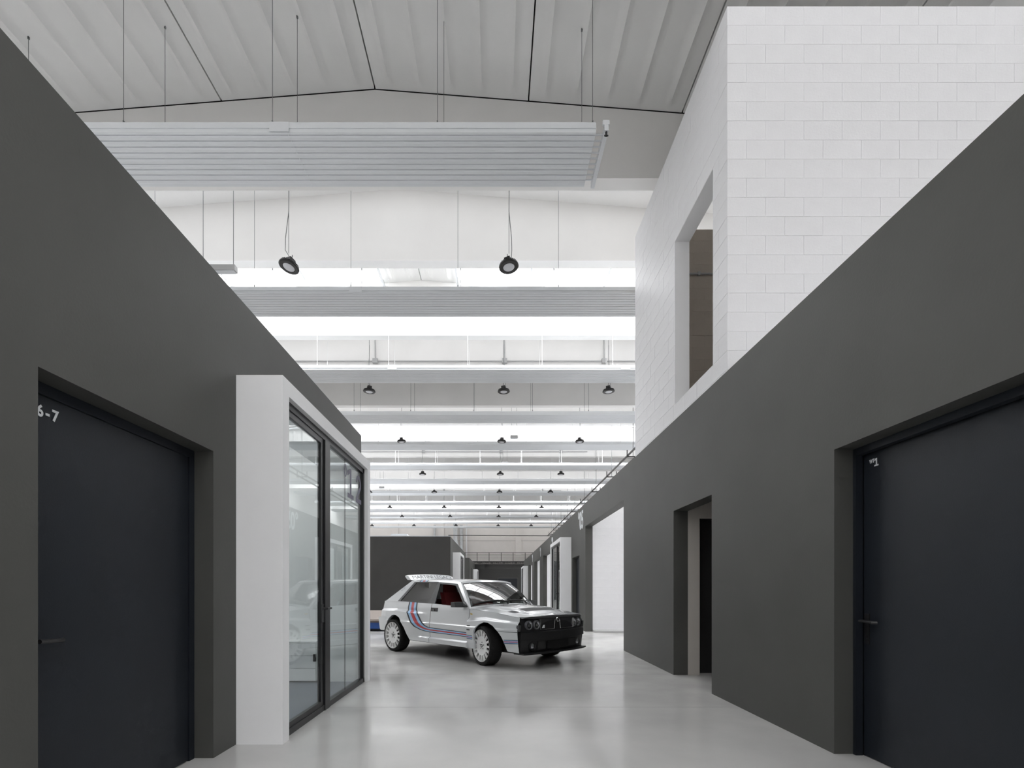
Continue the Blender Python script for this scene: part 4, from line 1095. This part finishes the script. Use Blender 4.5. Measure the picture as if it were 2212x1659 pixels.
for s in (-1, 1):
    for a, b, mk in bands:
        m_ = MB(); rows = []
        for p, q in zip(so, si):
            row = []
            for k in range(4):
                t = a + (b - a) * k / 3; u, z = p[0] + (q[0]-p[0])*t, p[1] + (q[1]-p[1])*t
                row.append((u, s * (side_v(u, z) + .0028), z))
            rows.append(row)
        m_.grid(rows); m_.build('stripe', K[mk], CAR, True)
    # thin stripes ahead and behind the front wheel
    for (u0, u1, zc0, zc1, hh) in ((-.335, -.206, .428, .420, .030), (.462, .70, .402, .412, .030)):
        for a, b, mk in ((-1, -.72, 'snavy'), (-.72, -.2, 'sblue'), (-.2, .2, 'sred'), (.2, .72, 'sblue'), (.72, 1, 'snavy')):
            m_ = MB(); rows = []
            for k in range(9):
                u = u0 + (u1 - u0) * k / 8; zc = zc0 + (zc1 - zc0) * k / 8
                rows.append([(u, s * (side_v(u, zc + hh*t) + .0028), zc + hh * t) for t in (a, b)])
            m_.grid(rows); m_.build('thin_stripe', K[mk], CAR)
    # roof stripe on the rail
    for a, b, mk in bands:
        u0, u1 = -1.95 + .26 * a, -1.95 + .26 * b
        m_ = MB(); m_.grid([[(u + du_, s * (vg(z) + .003), z) for u in (u0, u1)] for z, du_ in ((1.316, -.03), (1.3385, 0.0))]); m_.build('stripe', K[mk], CAR)
    # badges and fender gills
    v0 = side_v(-.30, .79); m_ = MB(); m_.hexa([(-.325, s*v0, .778), (-.275, s*v0, .772), (-.275, s*(v0+.004), .772), (-.325, s*(v0+.004), .778), (-.325, s*v0, .797), (-.275, s*v0, .791), (-.275, s*(v0+.004), .791), (-.325, s*(v0+.004), .797)]); m_.build('badge', K['gold'], CAR)
    for z in (.605, .545):
        m_ = MB(); v0 = side_v(-.28, z); m_.box(-.325, -.255, s*(v0-.002), s*(v0+.003), z - (.008 if z > .6 else .015), z + .008); m_.build('gill', K['greytrim'], CAR)
    m_ = MB()
    for k in range(14):
        a0, a1 = 2*PI*k/14, 2*PI*(k+1)/14
        def cpt(a, r): u, z = -2.38 + .05*r*math.cos(a) , 1.175 + .02*r*math.sin(a) + .026*r*math.cos(a); return (u - .06, s*(vg(z, u - .06)+.0025), z)
        m_.add([cpt(a0, 1), cpt(a1, 1), cpt(a1, .75), cpt(a0, .75)], [(0,1,2,3)])
    m_.build('pillar_badge', K['greytrim'], CAR)
# antenna-free roof; wheels
def wheel(parent, u, v, s, steer):
    w = empty('wheel', (u, v, .305), parent=parent); w.rotation_euler = (0, 0, steer)
    R, wd = .305, .215
    # y axis = axle, outward is s
    t_ = MB()
    prof = [(.236, -.10), (.262, -.1075), (.288, -.102), (.302, -.085), (.305, -.05), (.3055, 0), (.305, .05), (.302, .085), (.288, .102), (.262, .1075), (.236, .10)]
    t_.lathe([(r_, h_ * 1.0) for r_, h_ in prof], (0,0,0), 56, 'y')
    ty = t_.build('tyre', K['rubber'], w, True, 60)
    tr = MB()      # tread blocks
    for k in range(46):
        a = 2*PI*k/46
        for sd in (-1, 1):
            for y0, y1, off in ((.062, .098, .03), (.012, .056, .0)):
                pts = []
                for rr in (.300, .3085 if y0 < .05 else .3065):
                    for (yy, aa) in ((y0, a + off), (y1, a + off + .05*1), (y1, a + off + .05 + .085), (y0, a + off + .085)):
                        r2 = rr - (.006 if yy > .09 else 0)
                        pts.append((r2*math.cos(aa), sd*yy, r2*math.sin(aa)))
                tr.hexa(pts)
    trd = tr.build('tread', K['rubber'], w); trd['kind'] = 'stuff'
    # rim: barrel, lip, spokes, hub disc
    o = s
    r_ = MB(); r_.lathe([(.222, -.095*o), (.215, .02*o), (.228, .085*o), (.236, .098*o), (.247, .107*o), (.249, .100*o), (.238, .09*o)], (0,0,0), 48, 'y')
    rm = r_.build('rim', K['rim'], w, True, 40)
    r_ = MB(); r_.lathe([(.0, .088*o), (.03, .088*o), (.06, .080*o), (.11, .088*o), (.150, .096*o), (.152, .084*o), (.0, .07*o)], (0,0,0), 40, 'y'); r_.build('hub_disc', K['rim'], w, True, 40)
    for k in range(16):
        a = 2*PI*k/16; ca, sa = math.cos(a), math.sin(a)
        def P(rr, tt, yy): return (rr*ca - tt*sa, yy*o, rr*sa + tt*ca)
        sp = MB(); sp.hexa([P(.145, -.014, .070), P(.145, .014, .070), P(.236, .017, .082), P(.236, -.017, .082), P(.145, -.012, .094), P(.145, .012, .094), P(.236, .013, .102), P(.236, -.013, .102)])
        sp.build('spoke', K['rim'], w)
    c = MB(); c.lathe([(.0, .0), (.215, .0)], (0, .03*o, 0), 32, 'y'); c.build('brake_shadow_disc', K['gap'], w)
    c = MB(); c.lathe([(.014, .004*o), (.027, .005*o), (.029, -.01*o)], (0, .089*o, 0), 20, 'y'); c.build('hub_cap', K['greytrim'], w)
    for k in range(5):
        a = 2*PI*k/5 + .3; bl = MB(); bl.lathe([(.0, .005*o), (.009, .005*o), (.010, 0)], (.052*math.cos(a), .082*o, .052*math.sin(a)), 8, 'y'); bl.build('wheel_bolt', K['greytrim'], w)
    return w
STEER = -math.radians(12)
wheel(CAR, 0.0, -.755, -1, STEER); wheel(CAR, 0.0, .755, 1, STEER)
wheel(CAR, -2.48, -.755, -1, 0); wheel(CAR, -2.48, .755, 1, 0)
